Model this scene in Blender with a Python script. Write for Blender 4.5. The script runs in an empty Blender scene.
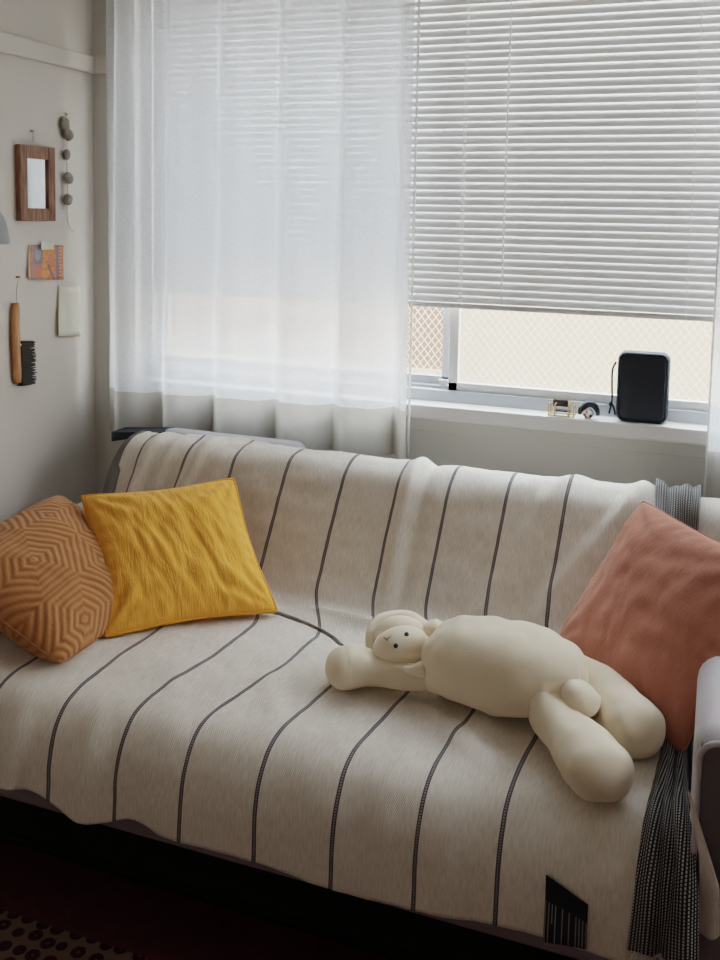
import bpy, bmesh, math, random
import numpy as np
from mathutils import Vector, Matrix, noise

random.seed(4)
scene = bpy.context.scene
COL = scene.collection

# ------------------------------------------------------------------ camera (solved from the photo's vanishing points)
CX, CY, F = 360.0, 310.0, 965.0
_d1 = np.array([-2225 - CX, 170 - CY, F]); _d2 = np.array([725 - CX, 226 - CY, F]); _d3 = np.array([167 - CX, 10000 - CY, F])
_n = lambda v: v / np.linalg.norm(v)
_U, _S, _V = np.linalg.svd(np.stack([-_n(_d1), _n(_d2), -_n(_d3)], 1))
RM = _U @ _V
CAM = np.array([2.07209436, -2.85, 1.5])

def ray(px, py): return RM.T @ np.array([(px - CX) / F, (py - CY) / F, 1.0])
def at_y(px, py, Y): r = ray(px, py); return Vector(CAM + r * ((Y - CAM[1]) / r[1]))
def at_z(px, py, Z): r = ray(px, py); return Vector(CAM + r * ((Z - CAM[2]) / r[2]))
def at_x(px, py, X): r = ray(px, py); return Vector(CAM + r * ((X - CAM[0]) / r[0]))

cd = bpy.data.cameras.new('camera'); cam = bpy.data.objects.new('camera', cd); COL.objects.link(cam)
cd.sensor_width = 36.0; cd.sensor_fit = 'AUTO'
cd.lens = F / 960.0 * 36.0
cd.shift_x = 0.0; cd.shift_y = (CY - 480.0) / 960.0
cd.clip_start = 0.05
m3 = Matrix((RM[0], -RM[1], -RM[2])).transposed()
cam.matrix_world = Matrix.Translation(Vector(CAM)) @ m3.to_4x4()
scene.camera = cam

# ------------------------------------------------------------------ helpers
def link_obj(name, me, mat=None, parent=None, smooth=False):
    o = bpy.data.objects.new(name, me); COL.objects.link(o)
    if mat:
        me.materials.append(mat)
    if smooth:
        for p in me.polygons: p.use_smooth = True
    if parent:
        o.parent = parent
    return o

def obj(name, bm, mat=None, parent=None, smooth=False):
    me = bpy.data.meshes.new(name)
    bmesh.ops.recalc_face_normals(bm, faces=bm.faces[:])
    bm.to_mesh(me); bm.free()
    return link_obj(name, me, mat, parent, smooth)

def empty(name, loc=(0, 0, 0)):
    o = bpy.data.objects.new(name, None); COL.objects.link(o); o.empty_display_size = .05
    return o

def tag(o, label, cat, group=None, kind=None):
    o['label'] = label; o['category'] = cat
    if group: o['group'] = group
    if kind: o['kind'] = kind
    return o

def structure(o, label=None, cat=None):
    o['kind'] = 'structure'
    if label: o['label'] = label
    if cat: o['category'] = cat
    return o

def add_box(bm, lo, hi, bev=0.0, seg=2):
    r = bmesh.ops.create_cube(bm, size=1.0)
    vs = r['verts']
    for v in vs:
        v.co = Vector([lo[i] + (v.co[i] + .5) * (hi[i] - lo[i]) for i in range(3)])
    if bev > 0:
        es = list({e for v in vs for e in v.link_edges})
        bmesh.ops.bevel(bm, geom=es, offset=bev, segments=seg, profile=.5, affect='EDGES')

def box(name, lo, hi, mat, parent=None, bev=0.0, seg=2, smooth=False):
    bm = bmesh.new(); add_box(bm, lo, hi, bev, seg)
    return obj(name, bm, mat, parent, smooth)

def add_tube(bm, pts, r, n=8, closed=False):
    pts = [Vector(p) for p in pts]
    rings = []
    N = len(pts)
    up = Vector((0, 0, 1))
    prev = None
    for i, p in enumerate(pts):
        if closed: t = pts[(i + 1) % N] - pts[i - 1]
        else: t = pts[min(i + 1, N - 1)] - pts[max(i - 1, 0)]
        t.normalize()
        if prev is None:
            a = t.cross(up)
            if a.length < .1: a = t.cross(Vector((1, 0, 0)))
        else:
            a = prev - t * prev.dot(t)
        a.normalize(); prev = a
        b = t.cross(a)
        rr = r[i] if hasattr(r, '__len__') else r
        rings.append([bm.verts.new(p + (a * math.cos(2 * math.pi * k / n) + b * math.sin(2 * math.pi * k / n)) * rr) for k in range(n)])
    for i in range(N if closed else N - 1):
        A, B = rings[i], rings[(i + 1) % N]
        for k in range(n):
            bm.faces.new((A[k], A[(k + 1) % n], B[(k + 1) % n], B[k]))
    if not closed:
        bm.faces.new(rings[0]); bm.faces.new(rings[-1])

def catmull(P, k=8):
    P = [Vector(p) for p in P]
    Q = [P[0] * 2 - P[1]] + P + [P[-1] * 2 - P[-2]]
    out = []
    for i in range(1, len(Q) - 2):
        a, b, c, d = Q[i - 1:i + 3]
        for j in range(k):
            t = j / k
            out.append(.5 * ((2 * b) + (c - a) * t + (2 * a - 5 * b + 4 * c - d) * t * t + (3 * b - a - 3 * c + d) * t ** 3))
    out.append(P[-1].copy())
    return out

def ellipsoid(bm, c, r, rot=None, u=24, v=14):
    res = bmesh.ops.create_uvsphere(bm, u_segments=u, v_segments=v, radius=1.0)
    M = rot or Matrix.Identity(3)
    for w in res['verts']:
        w.co = Vector(c) + M @ Vector((w.co.x * r[0], w.co.y * r[1], w.co.z * r[2]))
    return res['verts']

def grid_mesh(name, rows, uvs=None, mat=None, parent=None, smooth=True, thick=0.0):
    """rows: list of lists of Vectors; uvs same shape"""
    me = bpy.data.meshes.new(name)
    R, Cn = len(rows), len(rows[0])
    verts = [tuple(p) for r in rows for p in r]
    faces = [(i * Cn + j, i * Cn + j + 1, (i + 1) * Cn + j + 1, (i + 1) * Cn + j) for i in range(R - 1) for j in range(Cn - 1)]
    me.from_pydata(verts, [], faces)
    if uvs:
        lay = me.uv_layers.new(name='UVMap')
        flat = [p for r in uvs for p in r]
        for poly in me.polygons:
            for li in poly.loop_indices:
                lay.data[li].uv = flat[me.loops[li].vertex_index]
    me.validate()
    o = link_obj(name, me, mat, parent, smooth)
    if thick:
        s = o.modifiers.new('thickness', 'SOLIDIFY'); s.thickness = thick; s.offset = -1
    return o

# ------------------------------------------------------------------ materials
def new_mat(name):
    m = bpy.data.materials.new(name); m.use_nodes = True
    nt = m.node_tree; nt.nodes.clear()
    out = nt.nodes.new('ShaderNodeOutputMaterial')
    return m, nt, out

def nd(nt, t, **kw):
    n = nt.nodes.new(t)
    for k, v in kw.items():
        setattr(n, k, v)
    return n

def mth(nt, op, a, b=None, c=None):
    n = nt.nodes.new('ShaderNodeMath'); n.operation = op
    for i, v in enumerate((a, b, c)):
        if v is None: continue
        if hasattr(v, 'links'): nt.links.new(v, n.inputs[i])
        else: n.inputs[i].default_value = v
    return n.outputs[0]

def mixc(nt, fac, a, b):
    n = nt.nodes.new('ShaderNodeMix'); n.data_type = 'RGBA'
    for s, v in ((n.inputs[0], fac), (n.inputs[6], a), (n.inputs[7], b)):
        if hasattr(v, 'links'): nt.links.new(v, s)
        elif hasattr(v, '__len__'): s.default_value = (v[0], v[1], v[2], 1)
        else: s.default_value = v
    return n.outputs[2]

def basic(name, col, rough=.6, metal=0.0, var=.06, scale=12.0, bump=0.0, bscale=80.0, spec=.5, sheen=0.0):
    m, nt, out = new_mat(name)
    p = nd(nt, 'ShaderNodeBsdfPrincipled')
    tc = nd(nt, 'ShaderNodeTexCoord')
    nz = nd(nt, 'ShaderNodeTexNoise'); nz.inputs['Scale'].default_value = scale; nz.inputs['Detail'].default_value = 4
    nt.links.new(tc.outputs['Object'], nz.inputs['Vector'])
    lo = [c * (1 - var) for c in col]; hi = [min(1, c * (1 + var)) for c in col]
    nt.links.new(mixc(nt, nz.outputs['Fac'], lo, hi), p.inputs['Base Color'])
    p.inputs['Roughness'].default_value = rough; p.inputs['Metallic'].default_value = metal
    p.inputs['Specular IOR Level'].default_value = spec
    if sheen:
        p.inputs['Sheen Weight'].default_value = sheen
    if bump:
        n2 = nd(nt, 'ShaderNodeTexNoise'); n2.inputs['Scale'].default_value = bscale; n2.inputs['Detail'].default_value = 3
        nt.links.new(tc.outputs['Object'], n2.inputs['Vector'])
        b = nd(nt, 'ShaderNodeBump'); b.inputs['Strength'].default_value = bump; b.inputs['Distance'].default_value = .004
        nt.links.new(n2.outputs['Fac'], b.inputs['Height']); nt.links.new(b.outputs[0], p.inputs['Normal'])
    nt.links.new(p.outputs[0], out.inputs[0])
    return m

def weave_normal(nt, uv, p, freq=900.0, strength=.25, dist=.001, extra=None):
    """fine plain-weave bump from UV in metres plus slubs"""
    sx = nd(nt, 'ShaderNodeSeparateXYZ'); nt.links.new(uv, sx.inputs[0])
    a = mth(nt, 'SINE', mth(nt, 'MULTIPLY', sx.outputs[0], freq))
    b = mth(nt, 'SINE', mth(nt, 'MULTIPLY', sx.outputs[1], freq))
    h = mth(nt, 'MULTIPLY', a, b)
    nz = nd(nt, 'ShaderNodeTexNoise'); nz.inputs['Scale'].default_value = 1.0; nz.inputs['Detail'].default_value = 5
    mp = nd(nt, 'ShaderNodeMapping'); mp.inputs['Scale'].default_value = (260, 40, 1)
    nt.links.new(uv, mp.inputs[0]); nt.links.new(mp.outputs[0], nz.inputs['Vector'])
    h = mth(nt, 'ADD', mth(nt, 'MULTIPLY', h, .3), mth(nt, 'MULTIPLY', nz.outputs['Fac'], 2.0))
    if extra is not None: h = mth(nt, 'ADD', h, extra)
    bu = nd(nt, 'ShaderNodeBump'); bu.inputs['Strength'].default_value = strength; bu.inputs['Distance'].default_value = dist
    nt.links.new(h, bu.inputs['Height']); nt.links.new(bu.outputs[0], p.inputs['Normal'])
    return nz.outputs['Fac']

M = {}
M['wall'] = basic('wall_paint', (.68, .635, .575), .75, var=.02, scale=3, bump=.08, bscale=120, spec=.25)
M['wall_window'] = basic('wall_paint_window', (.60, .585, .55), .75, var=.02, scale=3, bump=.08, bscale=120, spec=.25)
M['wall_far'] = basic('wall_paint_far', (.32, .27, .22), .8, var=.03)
M['ceiling'] = basic('ceiling_paint', (.45, .43, .40), .9, var=.02)
M['trim'] = basic('trim_paint', (.66, .615, .555), .45, var=.02, scale=5)
M['sill'] = basic('sill_paint', (.80, .80, .80), .35, var=.02, scale=5)
M['frame_alu'] = basic('window_aluminium', (.62, .64, .67), .4, metal=.15, var=.02)
M['frame_white'] = basic('window_white', (.86, .86, .85), .4, var=.02)
M['sofa'] = basic('sofa_lavender_grey', (.56, .53, .56), .85, var=.05, scale=60, bump=.3, bscale=400, sheen=.2)
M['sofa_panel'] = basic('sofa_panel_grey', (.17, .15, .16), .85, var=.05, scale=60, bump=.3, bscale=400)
M['sofa_rail'] = basic('sofa_rail', (.24, .19, .21), .85, var=.05, scale=60, bump=.3, bscale=400)  # darker than the upholstery: shade under the seat is put into the colour
M['black_wood'] = basic('black_wood', (.02, .018, .016), .5)
M['black_matte'] = basic('black_matte', (.020, .028, .044), .55, bump=.2, bscale=600)
M['black_soft'] = basic('black_soft', (.020, .027, .040), .6)
M['plush'] = basic('plush_cream', (.80, .69, .525), .95, var=.04, scale=25, bump=.15, bscale=500, sheen=.25)
M['plush_face'] = basic('plush_face', (.88, .77, .60), .95, var=.03, scale=25, bump=.12, bscale=500, sheen=.25)
M['thread'] = basic('dark_thread', (.10, .085, .07), .8)
M['tag_white'] = basic('tag_white', (.85, .84, .8), .7)
M['wood_red'] = None
M['gold'] = basic('gold_metal', (.62, .42, .15), .4, metal=.5, var=.03)
M['steel'] = basic('steel', (.6, .6, .6), .3, metal=.9)
M['stone'] = basic('grey_stone', (.27, .245, .21), .7, var=.35, scale=60, bump=.5, bscale=150)
M['cord'] = basic('cord', (.5, .46, .40), .8)
M['white_cord'] = None
M['paper'] = basic('cream_paper', (.74, .72, .60), .8, var=.03, scale=30)
M['lamp_grey'] = basic('lamp_grey', (.27, .27, .28), .5)
M['bristle'] = basic('dark_bristle', (.035, .03, .027), .8, var=.4, scale=200)
M['red'] = basic('dull_red', (.55, .16, .15), .6)
M['white'] = basic('off_white', (.85, .84, .82), .6)

def wood(name, c1, c2, axis='Z', scale=18):
    m, nt, out = new_mat(name)
    p = nd(nt, 'ShaderNodeBsdfPrincipled'); tc = nd(nt, 'ShaderNodeTexCoord')
    mp = nd(nt, 'ShaderNodeMapping'); s = {'X': (.12, 1, 1), 'Y': (1, .12, 1), 'Z': (1, 1, .12)}[axis]
    mp.inputs['Scale'].default_value = s
    nz = nd(nt, 'ShaderNodeTexNoise'); nz.inputs['Scale'].default_value = scale * 6; nz.inputs['Detail'].default_value = 6
    nt.links.new(tc.outputs['Object'], mp.inputs[0]); nt.links.new(mp.outputs[0], nz.inputs['Vector'])
    cr = nd(nt, 'ShaderNodeMapRange'); cr.inputs[1].default_value = .35; cr.inputs[2].default_value = .65
    nt.links.new(nz.outputs['Fac'], cr.inputs[0])
    nt.links.new(mixc(nt, cr.outputs[0], c1, c2), p.inputs['Base Color'])
    p.inputs['Roughness'].default_value = .5
    nt.links.new(p.outputs[0], out.inputs[0])
    return m
M['wood_red'] = wood('walnut_frame', (.16, .075, .045), (.33, .17, .10))
M['wood_brush'] = wood('beech_brush', (.42, .19, .08), (.60, .31, .15))

def floor_mat():
    m, nt, out = new_mat('dark_floor_boards')
    p = nd(nt, 'ShaderNodeBsdfPrincipled'); tc = nd(nt, 'ShaderNodeTexCoord')
    br = nd(nt, 'ShaderNodeTexBrick')
    br.inputs['Color1'].default_value = (.05, .048, .04, 1); br.inputs['Color2'].default_value = (.036, .034, .029, 1)
    br.inputs['Mortar'].default_value = (.006, .005, .004, 1); br.inputs['Scale'].default_value = 1.0
    br.inputs['Brick Width'].default_value = 1.4; br.inputs['Row Height'].default_value = .12; br.inputs['Mortar Size'].default_value = .002
    nt.links.new(tc.outputs['Object'], br.inputs['Vector'])
    nt.links.new(br.outputs['Color'], p.inputs['Base Color']); p.inputs['Roughness'].default_value = .65
    p.inputs['Specular IOR Level'].default_value = .2
    nt.links.new(p.outputs[0], out.inputs[0])
    return m
M['floor'] = floor_mat()

def rug_mat():
    m, nt, out = new_mat('persian_rug')
    p = nd(nt, 'ShaderNodeBsdfPrincipled'); tc = nd(nt, 'ShaderNodeTexCoord')
    sx = nd(nt, 'ShaderNodeSeparateXYZ'); nt.links.new(tc.outputs['Object'], sx.inputs[0])
    y = sx.outputs[1]; x = sx.outputs[0]
    d = mth(nt, 'SUBTRACT', -1.118, y)          # distance in from the rug's edge
    # rosette band 0.19 .. 0.31
    band = mth(nt, 'MULTIPLY', mth(nt, 'GREATER_THAN', d, .185), mth(nt, 'LESS_THAN', d, .30))
    vo = nd(nt, 'ShaderNodeTexVoronoi'); vo.inputs['Scale'].default_value = 26; vo.inputs['Randomness'].default_value = .25
    nt.links.new(tc.outputs['Object'], vo.inputs['Vector'])
    ring = mth(nt, 'LESS_THAN', vo.outputs['Distance'], .40)
    core = mth(nt, 'LESS_THAN', vo.outputs['Distance'], .10)
    beige = (.13, .08, .058)
    dark = (.035, .008, .013)
    field = (.030, .006, .010)
    nz = nd(nt, 'ShaderNodeTexNoise'); nz.inputs['Scale'].default_value = 30
    nt.links.new(tc.outputs['Object'], nz.inputs['Vector'])
    fieldc = mixc(nt, nz.outputs['Fac'], (.05, .011, .016), (.10, .02, .028))
    bc = mixc(nt, ring, beige, dark); bc = mixc(nt, core, bc, (.12, .05, .04))
    c = mixc(nt, band, fieldc, bc)
    # inner field medallion motifs
    inner = mth(nt, 'GREATER_THAN', d, .34)
    vo2 = nd(nt, 'ShaderNodeTexVoronoi'); vo2.inputs['Scale'].default_value = 9; vo2.inputs['Randomness'].default_value = .5
    nt.links.new(tc.outputs['Object'], vo2.inputs['Vector'])
    r2 = mth(nt, 'MULTIPLY', mth(nt, 'LESS_THAN', vo2.outputs['Distance'], .22), inner)
    c = mixc(nt, r2, c, (.10, .03, .03))
    nt.links.new(c, p.inputs['Base Color']); p.inputs['Roughness'].default_value = .95; p.inputs['Specular IOR Level'].default_value = .1
    b = nd(nt, 'ShaderNodeBump'); b.inputs['Strength'].default_value = .5; b.inputs['Distance'].default_value = .004
    n2 = nd(nt, 'ShaderNodeTexNoise'); n2.inputs['Scale'].default_value = 400
    nt.links.new(tc.outputs['Object'], n2.inputs['Vector']); nt.links.new(n2.outputs['Fac'], b.inputs['Height'])
    nt.links.new(b.outputs[0], p.inputs['Normal'])
    nt.links.new(p.outputs[0], out.inputs[0])
    return m
M['rug'] = rug_mat()

def throw_mat(striped=True):
    """UV.x in stripe units (a stripe at every whole number), UV.y in metres along the cloth"""
    m, nt, out = new_mat('striped_throw' if striped else 'plain_cream_cloth')
    p = nd(nt, 'ShaderNodeBsdfPrincipled'); uv = nd(nt, 'ShaderNodeUVMap')
    mp = nd(nt, 'ShaderNodeMapping'); mp.inputs['Scale'].default_value = (.163, 1, 1)
    nt.links.new(uv.outputs[0], mp.inputs[0])
    slub = weave_normal(nt, mp.outputs[0], p, 1300, .5, .0012)
    cr_ = nd(nt, 'ShaderNodeMapRange'); cr_.inputs[1].default_value = .3; cr_.inputs[2].default_value = .7; nt.links.new(slub, cr_.inputs[0])
    cream = mixc(nt, cr_.outputs[0], (.63, .57, .495), (.77, .71, .635))
    if striped:
        sx = nd(nt, 'ShaderNodeSeparateXYZ'); nt.links.new(uv.outputs[0], sx.inputs[0])
        u, v = sx.outputs[0], sx.outputs[1]
        fr = mth(nt, 'ABSOLUTE', mth(nt, 'SUBTRACT', u, mth(nt, 'ROUND', u)))
        st = mth(nt, 'LESS_THAN', fr, .027)
        rng = mth(nt, 'MULTIPLY', mth(nt, 'GREATER_THAN', u, -1.2), mth(nt, 'LESS_THAN', u, 7.5))
        st = mth(nt, 'MULTIPLY', st, rng)
        # dashed light stitches down the stripe's middle
        mid = mth(nt, 'LESS_THAN', fr, .011)
        dash = mth(nt, 'GREATER_THAN', mth(nt, 'SINE', mth(nt, 'MULTIPLY', v, 1250)), -.1)
        hole = mth(nt, 'MULTIPLY', mth(nt, 'MULTIPLY', mid, dash), .35)
        st = mth(nt, 'MULTIPLY', st, mth(nt, 'SUBTRACT', 1.0, hole))
        cream = mixc(nt, st, cream, (.11, .092, .105))
    nt.links.new(cream, p.inputs['Base Color'])
    p.inputs['Roughness'].default_value = .95; p.inputs['Specular IOR Level'].default_value = .15
    p.inputs['Sheen Weight'].default_value = .15
    nt.links.new(p.outputs[0], out.inputs[0])
    return m
M['throw'] = throw_mat(); M['cloth'] = throw_mat(False)

def border_mat(name, across=.0035, along=.006, dark=(.025, .025, .032), light=(.44, .41, .38), bias=.25, solid=None, soft=False):
    """black and cream woven rib: UV in metres"""
    m, nt, out = new_mat(name)
    p = nd(nt, 'ShaderNodeBsdfPrincipled'); uv = nd(nt, 'ShaderNodeUVMap')
    sx = nd(nt, 'ShaderNodeSeparateXYZ'); nt.links.new(uv.outputs[0], sx.inputs[0])
    u, v = sx.outputs[0], sx.outputs[1]
    su = mth(nt, 'SINE', mth(nt, 'MULTIPLY', u, 2 * math.pi / (2 * across)))
    col = mth(nt, 'FLOOR', mth(nt, 'DIVIDE', u, 2 * across))
    ph = mth(nt, 'MULTIPLY', col, math.pi * .9)
    sv = mth(nt, 'SINE', mth(nt, 'ADD', mth(nt, 'MULTIPLY', v, 2 * math.pi / along), ph))
    h = mth(nt, 'MULTIPLY', mth(nt, 'GREATER_THAN', su, bias), mth(nt, 'GREATER_THAN', sv, -.55))
    c = mixc(nt, h, dark, light)
    if soft:
        c = mixc(nt, mth(nt, 'LESS_THAN', v, 1.0), c, mixc(nt, h, (.10, .10, .10), (.40, .385, .365)))
    if solid is not None:
        s = mth(nt, 'GREATER_THAN', v, solid)
        c = mixc(nt, s, c, dark)
    nt.links.new(c, p.inputs['Base Color']); p.inputs['Roughness'].default_value = .95; p.inputs['Specular IOR Level'].default_value = .1
    b = nd(nt, 'ShaderNodeBump'); b.inputs['Strength'].default_value = .5; b.inputs['Distance'].default_value = .001
    nt.links.new(h, b.inputs['Height']); nt.links.new(b.outputs[0], p.inputs['Normal'])
    nt.links.new(p.outputs[0], out.inputs[0])
    return m
M['border'] = border_mat('woven_border', .0028, .005, soft=True)
M['patch'] = border_mat('woven_patch', .0030, 3.0, light=(.26, .23, .21), bias=.45, solid=.043)

def cushion_mat(name, c1, c2, kind):
    m, nt, out = new_mat(name)
    p = nd(nt, 'ShaderNodeBsdfPrincipled'); uv = nd(nt, 'ShaderNodeUVMap')
    if kind == 'quilt':
        # nested stretched diamonds: raised lines in the cloth
        sx = nd(nt, 'ShaderNodeSeparateXYZ'); nt.links.new(uv.outputs[0], sx.inputs[0])
        def tri(s, per, off=0.0):
            q = mth(nt, 'ADD', mth(nt, 'DIVIDE', s, per), off)
            return mth(nt, 'ABSOLUTE', mth(nt, 'SUBTRACT', mth(nt, 'MULTIPLY', mth(nt, 'FRACT', q), 2.0), 1.0))
        fx = tri(sx.outputs[0], .30, .15); fy = tri(sx.outputs[1], .19, .3)
        d = mth(nt, 'MAXIMUM', mth(nt, 'MULTIPLY', fy, .095), mth(nt, 'ADD', mth(nt, 'MULTIPLY', fx, .11), mth(nt, 'MULTIPLY', fy, .05)))
        w = mth(nt, 'SINE', mth(nt, 'MULTIPLY', d, 2 * math.pi / .0155))
        w = mth(nt, 'MULTIPLY', mth(nt, 'ADD', w, 1.0), .5)
        f = mth(nt, 'SMOOTH_MIN', w, .75, .2)
        c = mixc(nt, f, c1, c2)
        weave_normal(nt, uv.outputs[0], p, 1800, .8, .0016, extra=mth(nt, 'MULTIPLY', w, 3.0))
        nt.links.new(c, p.inputs['Base Color'])
    else:
        wr = nd(nt, 'ShaderNodeTexNoise'); wr.inputs['Scale'].default_value = 1.0; wr.inputs['Detail'].default_value = 6; wr.inputs['Distortion'].default_value = .6
        mp = nd(nt, 'ShaderNodeMapping'); mp.inputs['Scale'].default_value = (24, 7, 1) if kind == 'linen' else (11, 8, 1)
        mp.inputs['Rotation'].default_value = (0, 0, -.25 if kind == 'linen' else .6)
        nt.links.new(uv.outputs[0], mp.inputs[0]); nt.links.new(mp.outputs[0], wr.inputs['Vector'])
        s = weave_normal(nt, uv.outputs[0], p, 1800, .55 if kind == 'linen' else .45, .0018, extra=mth(nt, 'MULTIPLY', wr.outputs['Fac'], 9.0 if kind == 'linen' else 7.0))
        nt.links.new(mixc(nt, s, c1, c2), p.inputs['Base Color'])
    p.inputs['Roughness'].default_value = .9; p.inputs['Specular IOR Level'].default_value = .15; p.inputs['Sheen Weight'].default_value = .15
    nt.links.new(p.outputs[0], out.inputs[0])
    return m
M['yellow'] = cushion_mat('mustard_linen', (.80, .375, .058), (.90, .465, .10), 'linen')
M['rust'] = cushion_mat('rust_quilt', (.36, .155, .06), (.56, .27, .115), 'quilt')
M['coral'] = cushion_mat('terracotta_cotton', (.43, .185, .130), (.52, .235, .17), 'cotton')
M['yellow_pipe'] = basic('mustard_piping', (.72, .33, .035), .9)
M['coral_pipe'] = basic('terracotta_piping', (.44, .19, .135), .9)
M['rust_pipe'] = basic('rust_piping', (.33, .15, .06), .9)

def curtain_mat(name, transp=.20, tl=.64, col=(.87, .88, .895)):
    m, nt, out = new_mat(name)
    uv = nd(nt, 'ShaderNodeUVMap')
    mp = nd(nt, 'ShaderNodeMapping'); mp.inputs['Scale'].default_value = (340, 90, 1); nt.links.new(uv.outputs[0], mp.inputs[0])
    nz = nd(nt, 'ShaderNodeTexNoise'); nz.inputs['Scale'].default_value = 1; nz.inputs['Detail'].default_value = 4
    nt.links.new(mp.outputs[0], nz.inputs['Vector'])
    mp2 = nd(nt, 'ShaderNodeMapping'); mp2.inputs['Scale'].default_value = (50, 380, 1); nt.links.new(uv.outputs[0], mp2.inputs[0])
    nz2 = nd(nt, 'ShaderNodeTexNoise'); nz2.inputs['Scale'].default_value = 1; nz2.inputs['Detail'].default_value = 4
    nt.links.new(mp2.outputs[0], nz2.inputs['Vector'])
    w = mth(nt, 'MULTIPLY', mth(nt, 'ADD', nz.outputs['Fac'], nz2.outputs['Fac']), .5)
    c = mixc(nt, w, [k * .90 for k in col], [min(.97, k * 1.06) for k in col])
    sh_ = nd(nt, 'ShaderNodeSeparateXYZ'); nt.links.new(uv.outputs[0], sh_.inputs[0])
    hm = mth(nt, 'LESS_THAN', sh_.outputs[1], .150)
    hv = nd(nt, 'ShaderNodeMix'); hv.data_type = 'RGBA'; hv.blend_type = 'MULTIPLY'
    nt.links.new(hm, hv.inputs[0]); nt.links.new(c, hv.inputs[6]); hv.inputs[7].default_value = (.60, .55, .48, 1)  # dim band below the sill put into the cloth colour
    c = hv.outputs[2]
    d = nd(nt, 'ShaderNodeBsdfDiffuse'); t = nd(nt, 'ShaderNodeBsdfTranslucent'); tr = nd(nt, 'ShaderNodeBsdfTransparent')
    nt.links.new(c, d.inputs[0]); nt.links.new(c, t.inputs[0])
    b = nd(nt, 'ShaderNodeBump'); b.inputs['Strength'].default_value = .2; b.inputs['Distance'].default_value = .001
    nt.links.new(w, b.inputs['Height']); nt.links.new(b.outputs[0], d.inputs['Normal'])
    m1 = nd(nt, 'ShaderNodeMixShader'); m1.inputs[0].default_value = tl
    nt.links.new(d.outputs[0], m1.inputs[1]); nt.links.new(t.outputs[0], m1.inputs[2])
    m2 = nd(nt, 'ShaderNodeMixShader')
    # hem (UV.y < hem height): double cloth, less see-through; also carries the dimness below the sill
    sx = nd(nt, 'ShaderNodeSeparateXYZ'); nt.links.new(uv.outputs[0], sx.inputs[0])
    hem = mth(nt, 'GREATER_THAN', sx.outputs[1], .150)
    f = mth(nt, 'MULTIPLY', mth(nt, 'SUBTRACT', transp * 1.9, mth(nt, 'MULTIPLY', w, transp * 1.8)), mth(nt, 'ADD', .35, mth(nt, 'MULTIPLY', hem, .65)))
    lw = nd(nt, 'ShaderNodeLayerWeight'); lw.inputs[0].default_value = .5
    f = mth(nt, 'MULTIPLY', f, mth(nt, 'SUBTRACT', 1.15, mth(nt, 'MULTIPLY', lw.outputs['Facing'], .9)))
    nt.links.new(f, m2.inputs[0])
    nt.links.new(m1.outputs[0], m2.inputs[1]); nt.links.new(tr.outputs[0], m2.inputs[2])
    nt.links.new(m2.outputs[0], out.inputs[0])
    return m
M['curtain'] = curtain_mat('sheer_linen')

def slat_mat():
    m, nt, out = new_mat('blind_slats')
    tc = nd(nt, 'ShaderNodeTexCoord')
    nz = nd(nt, 'ShaderNodeTexNoise'); nz.inputs['Scale'].default_value = 4
    nt.links.new(tc.outputs['Object'], nz.inputs['Vector'])
    c = mixc(nt, nz.outputs['Fac'], (.74, .75, .76), (.80, .80, .79))
    p = nd(nt, 'ShaderNodeBsdfPrincipled'); p.inputs['Roughness'].default_value = .35
    nt.links.new(c, p.inputs['Base Color'])
    t = nd(nt, 'ShaderNodeBsdfTranslucent'); nt.links.new(c, t.inputs[0])
    mx = nd(nt, 'ShaderNodeMixShader'); mx.inputs[0].default_value = .05
    nt.links.new(p.outputs[0], mx.inputs[1]); nt.links.new(t.outputs[0], mx.inputs[2])
    nt.links.new(mx.outputs[0], out.inputs[0])
    return m
M['slat'] = slat_mat()

def glass_mat():
    """clear pane with cast-in diamond wire"""
    m, nt, out = new_mat('wired_glass')
    tc = nd(nt, 'ShaderNodeTexCoord'); sx = nd(nt, 'ShaderNodeSeparateXYZ'); nt.links.new(tc.outputs['Object'], sx.inputs[0])
    x, z = sx.outputs[0], sx.outputs[2]
    def lines(sign):
        q = mth(nt, 'ADD', mth(nt, 'MULTIPLY', x, 1.25), mth(nt, 'MULTIPLY', z, sign))
        fr = mth(nt, 'FRACT', mth(nt, 'DIVIDE', q, .03))
        return mth(nt, 'LESS_THAN', mth(nt, 'ABSOLUTE', mth(nt, 'SUBTRACT', fr, .5)), .055)
    ln = mth(nt, 'MAXIMUM', lines(1.0), lines(-1.0))
    tr = nd(nt, 'ShaderNodeBsdfTransparent'); tr.inputs[0].default_value = (.96, .97, .97, 1)
    gl = nd(nt, 'ShaderNodeBsdfGlossy'); gl.inputs['Roughness'].default_value = .03
    d = nd(nt, 'ShaderNodeBsdfTranslucent'); d.inputs[0].default_value = (.85, .82, .78, 1)
    d2 = nd(nt, 'ShaderNodeBsdfDiffuse'); d2.inputs[0].default_value = (.85, .82, .78, 1)
    dm = nd(nt, 'ShaderNodeMixShader'); dm.inputs[0].default_value = .45
    nt.links.new(d.outputs[0], dm.inputs[1]); nt.links.new(d2.outputs[0], dm.inputs[2])
    m1 = nd(nt, 'ShaderNodeMixShader'); m1.inputs[0].default_value = .03
    nt.links.new(tr.outputs[0], m1.inputs[1]); nt.links.new(gl.outputs[0], m1.inputs[2])
    m2 = nd(nt, 'ShaderNodeMixShader'); nt.links.new(mth(nt, 'MULTIPLY', ln, .75), m2.inputs[0])
    nt.links.new(m1.outputs[0], m2.inputs[1]); nt.links.new(dm.outputs[0], m2.inputs[2])
    nt.links.new(m2.outputs[0], out.inputs[0])
    return m
M['glass'] = glass_mat()

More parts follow.
